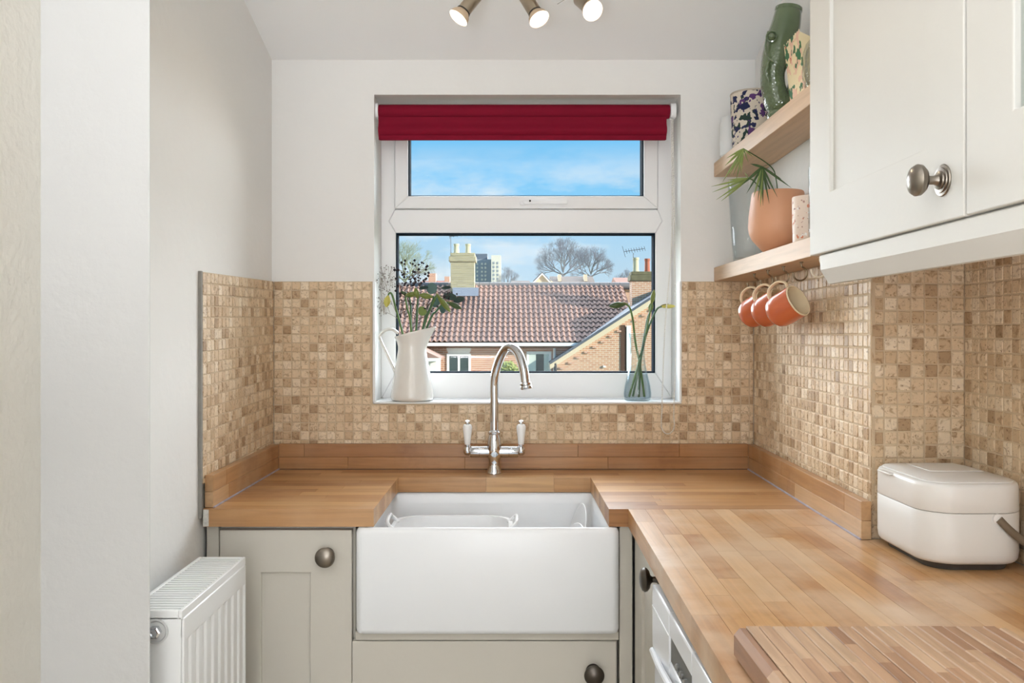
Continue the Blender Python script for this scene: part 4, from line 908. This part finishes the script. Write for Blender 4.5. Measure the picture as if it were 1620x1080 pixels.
# ------------------------------------------------------------------ rice cooker
M_cook = pm('matt_white_plastic', C(226, 223, 218), .42, var=.005); M_cook_t = pm('cooker_top', C(232, 230, 226), .35)
kx, ky, kw, kd = .781, 1.536, .178, .236
zk = CT+.0005; r0 = .058
ck_ = thing('rice_cooker', (kx, ky, zk), 'off white rice cooker with carrying handle in the worktop corner', 'appliance')
def rk(ins, z, r=None): return ring(rrect(kx, ky, kw-2*ins, kd-2*ins, max(.012, (r or r0)-ins), 8), zk+z)
MB().loft([rk(.02, 0), rk(.018, .006), rk(.012, .0125)]).obj('foot', pm('foot_grey', C(70, 66, 62), .6), ck_)
MB().loft([rk(.013, .0115), rk(.006, .013), rk(.0015, .018), rk(.0, .03), rk(.0, .0965), rk(.0008, .0975)]).obj('body', M_cook, ck_, ang=50)
MB().loft([rk(.003, .0972), rk(.003, .0992)]).obj('seam', pm('seam_grey', C(110, 104, 98), .7), ck_)
MB().loft([rk(.0008, .0985), rk(.0, .0995), rk(.0005, .139), rk(.002, .1435), rk(.005, .1460), rk(.010, .1466)]).obj('lid', M_cook_t, ck_, ang=50)
MB().loft([rk(.0115, .1462, .05), rk(.0115, .1480, .05), rk(.013, .1492, .05), rk(.05, .1508, .05)]).obj('lid_panel', M_cook_t, ck_, ang=50)
MB().prism([(kx-.03, ky-.01), (kx+.065, ky-.01), (kx+.06, ky+.085), (kx-.03, ky+.085)], zk+.1502, zk+.1522).obj('vent_cover', M_cook_t, ck_, bevel=.001)
MB().prism([(kx-kw/2-.006, ky+.01), (kx-kw/2+.012, ky+.01), (kx-kw/2+.012, ky+.06), (kx-kw/2-.006, ky+.06)], zk+.1405, zk+.1445).obj('latch', M_cook_t, ck_, bevel=.0015)
hq = [(kx+.028, ky-kd/2-.004, zk+.090), (kx+.05, ky-kd/2-.005, zk+.068), (kx+.0815, ky-kd/2-.004, zk+.044), (kx+.088, ky-kd/2+.01, zk+.039), (kx+.0935, ky-.03, zk+.034)]
MB().tube(spline(hq, 4), [(.0065, .003)]*17, 10, flat=(0, 0, 1)).obj('handle', pm('handle_taupe', C(128, 116, 100), .4, .4), ck_)
MB().lathe([(.0085, 0), (.0085, .004), (.006, .005)], (kx+.028, ky-kd/2+.001, zk+.090), (0, -1, 0), 20).obj('pivot', M_cook_t, ck_)

# ------------------------------------------------------------------ chopping board
bd = thing('chopping_board', (.44, .89, CT), 'thick ribbed wooden chopping board at the front of the right worktop', 'chopping board')
bx_0, bx_1, by0, by1 = .274, .612, .72, 1.049; ns = 21; sw = (bx_1-bx_0)/ns
rb_ = random.Random(8)
for k in range(ns):
    x0, x1 = bx_0+k*sw, bx_0+(k+1)*sw; yc = by0; first = True; hh = .0385+rb_.uniform(-.0004, .0004)
    cuts = [by0, by0+rb_.uniform(.05, .14), by0+rb_.uniform(.18, .27), by1]
    for a, b_ in zip(cuts, cuts[1:]):
        e1 = .010 if b_ == by1 else 0
        s0, s1 = (x0+.0002, x1-.0002)
        s0 += .0003; s1 -= .0003; pts = [(s0, CT+.0005), (s1, CT+.0005), (s1, CT+hh-.0012), (s1-.0009, CT+hh), (s0+.0009, CT+hh), (s0, CT+hh-.0012)]
        if k == 0: pts = [(s0+.004, CT+.0005), (s1, CT+.0005), (s1, CT+hh-.0016), (s1-.0022, CT+hh), (s0+.007, CT+hh), (s0, CT+hh-.008), (s0, CT+.006)]
        if k == ns-1: pts = [(s0, CT+.0005), (s1-.004, CT+.0005), (s1, CT+.006), (s1, CT+hh-.008), (s1-.007, CT+hh), (s0+.0022, CT+hh), (s0, CT+hh-.0016)]
        rd = lambda i, z: b_-(.008 if (b_ == by1 and k in (0, ns-1)) else 0)
        MB().prism_y(pts, a+.0001, b_-.0001-(.006 if (b_ == by1 and k in (0, ns-1)) else 0)).obj('strip', M_board, bd, smooth=False)

# ------------------------------------------------------------------ radiator
M_rad = pm('radiator_enamel', C(240, 240, 238), .3, coat=.2, var=.005)
rx0, rx1, ry0, ry1, rz1 = -.662, -.560, 1.478, 1.836, ZC-.4755
rad = thing('radiator', (-.61, 1.65, .15), 'white panel radiator with top grille on the left wall', 'radiator')
rz0 = rz1-.60
MB().box(rx0, rx0+.012, ry0+.004, ry1-.004, rz0, rz1-.012).obj('back_panel', M_rad, rad, bevel=.003)
fr_ = []                                   # front panel with pressed vertical flutes
Lr = ry1-ry0-.008; nfl = 9
yy0 = ry0+.004
prof = [(rx1-.012, yy0)]; 
pan = MB(); pan.box(rx1-.010, rx1-.0045, yy0, yy0+Lr, rz0, rz1-.014)
pan.box(rx1-.006, rx1, yy0, yy0+Lr, rz1-.056, rz1-.014).box(rx1-.006, rx1, yy0, yy0+Lr, rz0, rz0+.04)
pf = pan.obj('front_panel', M_rad, rad, bevel=.003)
pitch = Lr/nfl
for k in range(nfl):
    c0 = yy0+k*pitch
    MB().loft([[(rx1-.006, c0+.009, rz0+.03), (rx1-.006, c0+pitch-.009, rz0+.03), (rx1-.006, c0+pitch-.009, rz1-.048), (rx1-.006, c0+.009, rz1-.048)][::-1] if False else
               [(rx1-.006, c0-.010+pitch, rz0+.03), (rx1-.006, c0+pitch+.010 if k < nfl-1 else c0+pitch, rz0+.03), (rx1-.006, c0+pitch+.010 if k < nfl-1 else c0+pitch, rz1-.048), (rx1-.006, c0-.010+pitch, rz1-.048)],
               [(rx1-.0002, c0-.006+pitch, rz0+.03), (rx1-.0002, c0+pitch+.006 if k < nfl-1 else c0+pitch, rz0+.03), (rx1-.0002, c0+pitch+.006 if k < nfl-1 else c0+pitch, rz1-.048), (rx1-.0002, c0-.006+pitch, rz1-.048)]]).obj('rib', M_rad, pf, bevel=.0015)
MB().box(rx1-.006, rx1-.0002, yy0, yy0+.008, rz0+.03, rz1-.048).obj('rib', M_rad, pf, bevel=.0015)
top = MB(); top.box(rx0, rx0+.007, ry0, ry1, rz1-.016, rz1).box(rx1-.009, rx1-.002, ry0, ry1, rz1-.016, rz1).box(rx0+.007, rx1-.009, ry0, ry0+.005, rz1-.016, rz1).box(rx0+.007, rx1-.009, ry1-.005, ry1, rz1-.016, rz1)
tp = top.obj('top_grille', M_rad, rad, bevel=.0015)
nsl = 25
for k in range(nsl):
    y = ry0+.008+(ry1-ry0-.016)*k/(nsl-1)
    MB().box(rx0+.006, rx1-.008, y-.0048, y+.0048, rz1-.005, rz1-.0015).obj('slat', M_rad, tp, smooth=False)
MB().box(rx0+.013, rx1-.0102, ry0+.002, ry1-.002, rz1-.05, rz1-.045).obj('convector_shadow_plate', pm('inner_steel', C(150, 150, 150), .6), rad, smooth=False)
MB().box(rx0, rx1-.004, ry0, ry0+.002, rz0, rz1-.012).obj('side_panel', M_rad, rad, bevel=.0008)
MB().box(rx0, rx1-.004, ry1-.002, ry1, rz0, rz1-.012).obj('side_panel', M_rad, rad, bevel=.0008)
vp = (X(247, ry0), ry0-.0005, Zp(998, ry0))
vv = MB().lathe([(.0005, 0), (.0215, 0), (.0215, .0025), (.019, .003), (.0165, .0006), (.0005, .0006)], vp, (0, -1, 0), 28).obj('valve_collar', pm('valve_white', C(214, 214, 212), .35), rad)
MB().lathe([(.011, .001), (.011, .010), (.008, .011), (.0075, .016), (.004, .0162), (.0035, .012)], vp, (0, -1, 0), 6).obj('bleed_nut', M_chrome, vv, smooth=False)

# ------------------------------------------------------------------ ceiling spotlight bar
M_steel = pm('brushed_nickel', C(176, 162, 142), .35, 1.0, var=.05, vscale=40)
M_bulb = pm('bulb_reflector', C(206, 180, 150), .35, .2)
M_lens = emit('lit_lens', (1.0, .93, .80, 1), 1.6)
sl_y = 2.06; zc_ = ceil_z(sl_y)
spot = thing('spotlight_bar', (.05, sl_y, zc_), 'three headed ceiling spotlight bar with lit bulbs', 'light')
MB().box(-.12, .24, sl_y-.03, sl_y+.02, zc_-.030, zc_-.002).obj('bar', M_steel, spot, bevel=.004)
heads = [((724.6, 29), (-.56, -.20, -.80), -.06), ((853.5, 31), (.40, -.40, -.82), .05), ((938, 17), (.30, -.74, -.60), .18)]
for (hp_, hq_), ax, bx in heads:
    c = P(hp_, hq_, 2.02); a = Vector(ax).normalized()
    h = MB().lathe([(.0165, .022), (.0165, .085), (.012, .092), (.0005, .093)], c, -a, 28).obj('lamp_holder', M_steel, spot)
    MB().lathe([(.0175, .021), (.0175, .0235), (.0165, .0238)], c, -a, 28, False, False).obj('retaining_ring', pm('ring_black', C(40, 38, 36), .4), h)
    MB().lathe([(.0252, .0005), (.0252, .003), (.0225, .012), (.0165, .0205)], c, -a, 28, False, True).obj('bulb', M_bulb, h)
    MB().lathe([(.0005, -.0015), (.012, -.001), (.0235, .0003), (.025, .0015)], c, -a, 28, False, False).obj('lens', M_lens, h)
    MB().tube(spline([c-a*.08, c-a*.1+Vector((0, 0, .012)), Vector((bx, sl_y-.005, zc_-.031))], 5), .004, 8).obj('arm', M_steel, h)
    lt = light('spot_bulb', 'SPOT', c+a*.006, (0, 0, 0), 2.0, (1.0, .86, .68), spot_size=math.radians(110), spot_blend=.6, shadow_soft_size=.02)
    lt.rotation_euler = a.to_track_quat('-Z', 'Y').to_euler()
MB().tube([P(882, 6.5, 2.02), P(894, -1, 2.03), Vector((.14, sl_y-.002, zc_-.028))], .0008, 5).obj('wire', pm('wire_grey', C(140, 136, 130), .5), spot)

# ================================================================== outside
GZ = -5.6                       # ground level outside, the kitchen is upstairs
MB().box(-400, 400, 6, 900, GZ-.5, GZ).obj('outside_ground', pm('ground_green', C(96, 104, 70), .95, var=.3, vscale=.3), None, 'ground of gardens and yards between the houses', 'ground', kind='structure', smooth=False)
M_brick = brick_mat('red_brick', C(190, 134, 108), C(206, 156, 128), C(216, 194, 172), 1)
M_brick2 = brick_mat('orange_brick', C(196, 142, 110), C(212, 164, 130), C(220, 200, 174), 1)
M_ybrick = brick_mat('yellow_stock_brick', C(180, 168, 126), C(146, 136, 100), C(190, 182, 156), 1)
M_pan = pm('clay_pantile', C(172, 132, 112), .85, var=.25, vscale=1.1, rgb2=C(130, 106, 96), bump=.3, bscale=20)
M_ridge = pm('ridge_tile', C(128, 124, 122), .85, var=.15, vscale=3)
M_trimw = pm('white_paint_trim', C(240, 238, 232), .5); M_lead = pm('lead_flashing', C(150, 160, 176), .5, var=.1)
M_slate = pm('slate_grey', C(92, 98, 106), .7, var=.2, vscale=3)
M_pot = pm('chimney_pot_cream', C(206, 196, 160), .8, var=.15, vscale=6); M_pot_r = pm('chimney_pot_red', C(176, 104, 80), .8, var=.1)
M_moss = pm('mossy_capping', C(116, 110, 82), .95, var=.35, vscale=8)
M_black = pm('black_iron', C(46, 48, 52), .5)
M_winglass = pm('dark_window_glass', C(40, 62, 56), .08, 0, var=.3, vscale=2, spec=.6)
M_net = pm('net_curtain', C(206, 216, 206), .9)
DH = 32.0
ha = thing('pantile_house', (X(830, DH), DH, GZ), 'long brick house with red pantile roof seen through the window', 'house')
hx0, hx1 = X(575, DH), X(999, 34)
ez = Zp(541, DH)
RY = 36.0; rzg = Zp(451, RY); run = RY-(DH-.35); pitch_ = math.atan2(rzg-ez, run); sl = math.hypot(rzg-ez, run)
MB().box(hx0, hx1, DH, RY+4, GZ, ez+.02).obj('wall', M_brick, ha, smooth=False)
MB().prism_x([(DH-.30, ez-.02), (RY, rzg-.14), (RY+4.3, ez-.02)], hx0+.02, hx1-.02).obj('roof_deck', M_core, ha, smooth=False)
# pantiles: an S-shaped tile, laid in courses
tw, gauge = .2, sl/13
pan_ = MB(); ncol_ = int((hx1-hx0)/tw); rt = random.Random(2)
sec = [(-.5, .0), (-.36, .045), (-.2, .062), (-.05, .045), (.08, .012), (.25, -.004), (.42, .004), (.5, .0)]
ca, sa = math.cos(pitch_), math.sin(pitch_)
for r in range(13):
    for c in range(ncol_+1):
        xo = hx0+(c+.5)*tw; s0 = r*gauge-.03; s1 = s0+gauge+.05; lift = rt.uniform(0, .008); dx = rt.uniform(-.006, .006); vs = []
        if xo > hx1-.05: continue
        for (s, up_) in ((s0, .045+lift), (s1, .006)):
            for (u_, h_) in sec:
                hgt = h_+up_; vs.append((xo+dx+u_*tw, DH-.35+s*ca-hgt*sa, ez+s*sa+hgt*ca))
        for (u_, h_) in sec:
            hgt = h_+.045+lift-.022; vs.append((xo+dx+u_*tw, DH-.35+s0*ca-hgt*sa, ez+s0*sa+hgt*ca))
        k = len(sec); pan_.add(vs, [(i, i+1, k+i+1, k+i) for i in range(k-1)]+[(2*k+i, 2*k+i+1, i+1, i) for i in range(k-1)])
pan_.obj('pantiles', M_pan, ha, kind='stuff')
L_ = .42; k = 0; x = hx0
while x < hx1-.1:
    MB().lathe([(.15, 0), (.155, L_-.02)], (x, RY, rzg-.03), (1, 0, 0), 10, True, True).obj('ridge_tile', M_ridge, ha); x += L_
MB().box(hx0, hx1-1.35, DH-.46, DH-.34, ez-.14, ez-.02).obj('gutter', M_trimw, ha, smooth=False)
MB().box(hx0, hx1, DH-.32, DH-.01, ez-.22, ez-.06).obj('soffit', pm('soffit_brown', C(116, 86, 66), .8), ha, smooth=False)
def far_window(x0, x1, z0, z1, d, parent, mull=True, lintel=None, curtain=False):
    w = MB(); t = .09
    w.box(x0, x1, d-.04, d+.02, z1-t, z1).box(x0, x1, d-.04, d+.02, z0, z0+t).box(x0, x0+t, d-.04, d+.02, z0+t, z1-t).box(x1-t, x1, d-.04, d+.02, z0+t, z1-t)
    if mull: w.box((x0+x1)/2-.04, (x0+x1)/2+.04, d-.035, d+.02, z0+t, z1-t)
    o = w.obj('window', M_trimw, parent, smooth=False)
    MB().box(x0+t, x1-t, d-.012, d-.004, z0+t, z1-t).obj('pane', M_winglass, o, smooth=False)
    if curtain:
        for a, b_ in ((x0+t, x0+t+(x1-x0)*.28), (x1-t-(x1-x0)*.2, x1-t)): MB().box(a, b_, d-.018, d-.013, z0+t, z1-t).obj('curtain', M_net, o, smooth=False)
    if lintel: MB().prism_y(lintel, d-.05, d+.01).obj('lintel', M_trimw, o, smooth=False)
    return o
fx_ = lambda p: X(p, DH); fz_ = lambda p: Zp(p, DH)
far_window(fx_(707), fx_(745), fz_(592), fz_(559), DH, ha, True, [(fx_(709), fz_(558.5)), (fx_(743), fz_(558.5)), (fx_(747), fz_(546.5)), (fx_(705), fz_(546.5))])
far_window(fx_(833), fx_(872), fz_(596), fz_(556), DH, ha, False, None, True)
MB().tube([(fx_(877), DH-.06, ez-.1), (fx_(877), DH-.06, GZ)], .05, 8).obj('downpipe', M_trimw, ha)
def chimney(name_lab, xc, d, w, z0, z1, mat, pots, corb, parent=None, dep=None):
    o = thing('chimney', (xc, d, z0), name_lab, 'chimney'); dep = dep or w*.8
    MB().box(xc-w/2, xc+w/2, d-dep/2, d+dep/2, z0, z1).obj('stack', mat, o, smooth=False)
    MB().box(xc-w/2-.07, xc+w/2+.07, d-dep/2-.07, d+dep/2+.07, z1-.34, z1-.12).obj('corbel', corb, o, bevel=.02)
    MB().box(xc-w/2-.02, xc+w/2+.02, d-dep/2-.02, d+dep/2+.02, z1-.12, z1+.02).obj('capping', corb, o, bevel=.02)
    for dx, r, h, mt in pots:
        MB().lathe([(r*1.1, 0), (r*1.1, .05), (r, .08), (r*.92, h-.09), (r*1.08, h-.08), (r*1.08, h), (r*.8, h), (r*.8, h-.2)], (xc+dx, d, z1+.02), n=16).obj('chimney_pot', mt, o)
    return o
dc = 35.4; s_ = dc/F
chimney('cream brick chimney stack with two pots on the pantile roof', X(732.5, dc), dc, 37*s_, Zp(462, dc), Zp(402, dc), M_ybrick, [(-10.5*s_, .11, .40, M_pot), (8*s_, .11, .40, M_pot)], M_ybrick)
MB().prism([(X(716, 34.9), 34.9), (X(757, 34.9), 34.9), (X(757, 35.6), 35.8), (X(716, 35.6), 35.8)], Zp(464, 34.9)-.1, Zp(461, 34.9)+.16).obj('flashing', M_lead, ha, smooth=False)
dc = 33.5; s_ = dc/F
cr_ = chimney('red brick chimney with one cream and one terracotta pot at the right of the roof', X(1015, dc), dc, 34*s_, Zp(560, dc), Zp(431, dc), M_brick2, [(-9*s_, .115, .56, M_pot), (9*s_, .105, .52, M_pot_r)], M_moss)
def aerial(lab, mast, boom0, boom1, nel, hgt, tilt):
    o = thing('tv_aerial', mast[0], lab, 'aerial'); MB().tube(mast, .014, 5).obj('mast', M_black, o)
    b0, b1 = Vector(boom0), Vector(boom1); MB().tube([b0, b1], .012, 5).obj('boom', M_black, o)
    for k in range(nel):
        p = b0+(b1-b0)*(k/(nel-1)); h = hgt*(1 if k else 2.4); MB().tube([p-Vector((.25*h*tilt, .2*h, h)), p+Vector((.25*h*tilt, .2*h, h))], .008, 4).obj('element', M_black, o)
aerial('tv aerial above the red brick chimney', [P(1002, 432, 33.5), P(1002, 400, 33.5)], P(987, 398, 33.5), P(1020, 393, 33.5), 9, .09, -1)
aerial('tv aerial at the top left above the cream chimney', [P(714, 462, 35.4), P(713, 373, 35.4)], P(711, 374, 35.4), P(742, 371.5, 35.4), 6, .04, -1)

# gabled house in front, to the right
DG = 31.5
gb = thing('gable_house', (X(1000, DG), DG, GZ), 'orange brick gabled house end at the lower right of the view', 'house')
gxl, gxr = X(881, DG), X(1231, DG)
zl_, apx, apz = Zp(570, DG), X(1056, DG), Zp(570, DG)+(X(1056, DG)-X(881, DG))*.645
MB().prism_y([(gxl, GZ), (gxr, GZ), (gxr, zl_), (apx, apz), (gxl, zl_)], DG, DG+5.2).obj('wall', M_brick2, gb, smooth=False)
def slab_roof(x0, z0, x1, z1, t=.09, ov=.28):
    dx, dz = x1-x0, z1-z0; L = math.hypot(dx, dz); nx, nz = -dz/L*(1 if dx > 0 else -1), abs(dx)/L
    return [(x0-dx/L*ov, z0-dz/L*ov+.02), (x1, z1+.02), (x1+nx*t, z1+nz*t+.02), (x0-dx/L*ov+nx*t, z0-dz/L*ov+nz*t+.02)]
MB().prism_y(slab_roof(gxl, zl_, apx, apz), DG-.12, DG+5.0).obj('roof_slope', M_slate, gb, smooth=False)
MB().prism_y(slab_roof(gxr, zl_, apx, apz), DG-.12, DG+5.0).obj('roof_slope', M_slate, gb, smooth=False)
vo = [(gxl-.25, zl_-.32), (apx, apz-.20), (apx, apz+.02), (gxl-.27, zl_-.14)]
MB().prism_y(vo, DG-.10, DG-.005).obj('bargeboard', pm('cream_bargeboard', C(224, 206, 172), .6), gb, smooth=False)
for k in range(14):                        # dentil bricks stepping under the verge
    x = gxl+.1+k*.30; z = zl_+(x-gxl)*.645-.33
    MB().box(x, x+.16, DG-.05, DG+.01, z-.05, z+.02).obj('dentil', M_brick, gb, smooth=False)
MB().box(X(982, DG), X(991, DG), DG-.03, DG+.04, Zp(605, DG), Zp(514, DG)).obj('dark_recess', pm('recess_brown', C(92, 66, 52), .9), gb, smooth=False)
gw = MB().box(X(991, DG), X(998, DG), DG-.06, DG+.04, Zp(605, DG), Zp(515, DG)).obj('window_surround', M_trimw, gb, smooth=False)
MB().tube([(X(878.5, DG), DG-.06, zl_-.1), (X(878.5, DG), DG-.06, GZ)], .055, 8).obj('downpipe', M_black, gb)
MB().box(X(954, DG), X(958, DG), DG-.06, DG+.02, Zp(581, DG), Zp(578, DG)).obj('vent', M_trimw, gb, smooth=False)
# low lean-to at the left of the house
DL = 29.5
lt_ = thing('lean_to', (X(665, DL), DL, GZ), 'low white walled lean-to with tiled roof behind the enamel jug', 'outbuilding')
MB().box(X(600, DL), X(690, DL), DL, DL+2.0, GZ, Zp(566, DL)).obj('wall', pm('white_render', C(240, 236, 230), .8), lt_, smooth=False)
MB().prism_y([(X(600, DL), Zp(520, DL)), (X(697, DL), Zp(566, DL)), (X(697, DL), Zp(569, DL)), (X(600, DL), Zp(569, DL))], DL-.2, DL+2.1).obj('roof', M_pan, lt_, smooth=False)
MB().box(X(600, DL), X(698, DL), DL-.26, DL-.18, Zp(571, DL), Zp(566, DL)).obj('fascia', M_trimw, lt_, smooth=False)
# shrub
def shrub(lab, c, r, nleaf, mat, seed):
    rr = random.Random(seed); o = thing('garden_shrub', (c.x, c.y, GZ), lab, 'shrub'); mb = MB()
    MB().tube([(c.x, c.y, GZ), c], .06, 6).obj('stem', M_gst, o)
    for k in range(nleaf):
        v = Vector((rr.gauss(0, 1), rr.gauss(0, 1), rr.gauss(0, 1))).normalized()*(r*rr.random()**.4); v.z *= 1.1
        p = c+v; a = Vector((rr.uniform(-1, 1), rr.uniform(-1, 1), rr.uniform(-1, 1))).normalized()*.07; b_ = a.orthogonal().normalized()*.04
        mb.add([p-a, p+b_, p+a, p-b_], [(0, 1, 2, 3)])
    mb.obj('foliage', mat, o, kind='stuff', smooth=False)
shrub('yellow green shrub top below the house eaves', P(803, 590, 30.5), .40, 900, pm('shrub_green', C(150, 160, 92), .7, var=.3, vscale=6), 3)
# distant roofs
def far_house(lab, x0, x1, d, zr, ze, wallm, roofm, gable=None, dep=7):
    o = thing('distant_house', ((x0+x1)/2, d, GZ), lab, 'house')
    MB().box(x0, x1, d, d+dep, GZ, ze).obj('wall', wallm, o, smooth=False)
    MB().prism_x([(d-.3, ze-.1), (d+dep/2, zr), (d+dep+.3, ze-.1)], x0-.2, x1+.2).obj('roof', roofm, o, smooth=False)
    return o
M_rend = pm('cream_render', C(222, 206, 178), .8); M_rbrown = pm('roof_brown', C(104, 90, 80), .85, var=.12, vscale=1); M_rred = pm('roof_red', C(168, 104, 84), .85, var=.1, vscale=1)
d = 80
fh = far_house('distant house with brown roof and cream chimneys beneath the bare trees', X(876, d), X(940, d), d, Zp(437, d+3.5), Zp(452, d), M_rend, M_rbrown)
for a in (885, 926): MB().box(X(a-2.6, d+2), X(a+2.6, d+2), d+1.6, d+2.6, Zp(450, d), Zp(432, d)).obj('chimney', M_rend, fh, smooth=False)
d = 72
fg = thing('distant_house', (X(862, d), d, GZ), 'distant gabled house with white bargeboards', 'house')
MB().prism_y([(X(846, d), GZ), (X(880, d), GZ), (X(880, d), Zp(449, d)), (X(857.5, d), Zp(434, d)), (X(846, d), Zp(447, d))], d, d+5).obj('wall', M_rend, fg, smooth=False)
for a, b_ in (((843.5, 448), (857.5, 433.5)), ((857.5, 433.5), (871, 448))):
    p, q = P(a[0], a[1], d), P(b_[0], b_[1], d)
    MB().prism_y([(p.x, p.z-.06), (q.x, q.z-.06), (q.x, q.z+.10), (p.x, p.z+.10)], d-.2, d-.02).obj('bargeboard', M_trimw, fg, smooth=False)
    MB().prism_y([(p.x, p.z+.10), (q.x, q.z+.10), (q.x, q.z+.2), (p.x, p.z+.2)], d-.1, d+5).obj('roof_slope', M_slate, fg, smooth=False)
d = 60
fr1 = far_house('distant red roofed house with brick chimney left of the cream stack', X(664, d), X(714, d), d, Zp(444, d+3.5), Zp(466, d), M_brick, M_rred)
for a, w_ in ((684.5, 5.5), (708, 4)): MB().box(X(a-w_, d+3), X(a+w_, d+3), d+2.5, d+3.5, Zp(456, d), Zp(433 if a < 700 else 438, d+3)).obj('chimney', M_brick, fr1, smooth=False)
far_house('distant brown roof just left of the red brick chimney', X(984, d), X(1050, d), d, Zp(439, d+3.5), Zp(455, d), M_brick, pm('roof_rust', C(150, 104, 84), .85, var=.1))
far_house('distant low grey roof right of the tower block', X(812, 90), X(836, 90), 90, Zp(444, 93.5), Zp(456, 90), M_rend, M_rbrown)
# tower block, its shaded and sunlit sides put in as two colours
DT = 420.0; s_ = DT/F
tb = thing('tower_block', (X(772, DT), DT, GZ), 'concrete tower block with shaded grey and sunlit cream sides behind the cream chimney', 'building')
M_tg = pm('tower_grey', C(150, 156, 166), .85, var=.05, vscale=.2); M_tc = pm('tower_cream', C(226, 218, 202), .85, var=.05, vscale=.2); M_td = pm('tower_dark', C(92, 104, 120), .7)
MB().box(X(744, DT), X(777, DT), DT, DT+14, GZ, Zp(410, DT)).obj('shaded_side', M_tg, tb, smooth=False)
MB().box(X(777.5, DT), X(792.5, DT), DT-5, DT+10, GZ, Zp(405, DT)).obj('sunlit_side', M_tc, tb, smooth=False)
MB().box(X(748, DT), X(771, DT), DT+1, DT+12, Zp(410, DT), Zp(401, DT)).obj('plant_room', M_td, tb, smooth=False)
for r in range(6):
    zz = Zp(417+6.2*r, DT)
    for a in (755, 762.5, 768): MB().box(X(a-1.3, DT), X(a+1.3, DT), DT-1.0, DT, zz-.55, zz+.35).obj('balcony', M_tc, tb, smooth=False)
    for a in (781.5, 787.5): MB().box(X(a-1.2, DT), X(a+1.2, DT), DT-5.2, DT-4.9, zz-.6, zz+.5).obj('window', M_tg, tb, smooth=False)
# bare winter trees
def bare_tree(lab, base, crown, rx, rz, seed, mat, lv=6, thick=.3):
    rr = random.Random(seed); o = thing('bare_tree', base, lab, 'tree', 'bare winter trees'); tw_ = MB(); trunk = MB()
    base = Vector(base); crown = Vector(crown)
    c0 = crown-Vector((0, 0, rz*.6)); trunk.tube([base, (base+c0)/2+Vector((.1, 0, 0)), c0], [thick, thick*.85, thick*.7], 7)
    def grow(p, d, L, r, lev):
        q = p+d*L
        e = ((q.x-crown.x)/rx)**2+((q.y-crown.y)/rx)**2+((q.z-crown.z)/rz)**2
        if e > 1.0 and lev < lv-1: q = p+d*L*.55
        mid = (p+q)/2+Vector((rr.uniform(-1, 1), rr.uniform(-1, 1), rr.uniform(-1, 1)))*L*.06
        tw_.tube([p, mid, q], [r, r*.85, r*.7], 4 if lev < 3 else 3, cap=False)
        if lev >= lv: return
        for k in range(rr.choice((3, 3, 4)) if lev < 2 else rr.choice((2, 3, 3))):
            v = Vector((rr.gauss(0, 1), rr.gauss(0, 1), rr.gauss(0, .8))).normalized()
            nd = (d+v*rr.uniform(.5, .95)+Vector((0, 0, .16))).normalized()
            grow(q, nd, L*rr.uniform(.62, .84), r*.6, lev+1)
    for k in range(11):
        a = 2*PI*k*.382+rr.uniform(-.4, .4); up_ = (1.0, .35, 1.6, .6)[k % 4]; dv = Vector((math.cos(a), math.sin(a), up_)).normalized()
        grow(c0+Vector((0, 0, rz*.08*(k % 4))), dv, rz*rr.uniform(.36, .5), thick*.4, 0)
    trunk.obj('trunk', mat, o); tw_.obj('branches', mat, o, kind='stuff', smooth=False)
M_bark_haze = pm('hazed_winter_twigs', C(134, 134, 140), .9, var=.1, vscale=.5); M_bark_g = pm('winter_twigs_green', C(150, 158, 134), .9, var=.1, vscale=.5)  # bluish grey twig colour has the distance haze painted in
d = 120.0
bare_tree('large bare rounded tree behind the distant roofs, the left of the pair', (X(893, d), d, GZ), P(891, 415, d), 3.5, 3.2, 5, M_bark_haze, 6, .24)
bare_tree('bare rounded tree behind the distant roofs, the right of the pair', (X(937, d), d+3, GZ), P(935, 420, d+3), 2.9, 2.9, 9, M_bark_haze, 6, .2)
d = 70.0
bare_tree('pale bare tree at the left edge of the view behind the flowers', (X(642, d), d, GZ), P(640, 420, d), 2.0, 2.2, 14, M_bark_g, 6, .14)
d = 150.0
bare_tree('small bare tree between the tower block and the low roof', (X(802, d), d, GZ), P(803, 440, d), 1.7, 2.0, 17, M_bark_haze, 5, .14)
bare_tree('small bare tree beside the distant brown roof', (X(990, d), d, GZ), P(990, 441, d), 2.2, 1.6, 19, M_bark_haze, 5, .14)
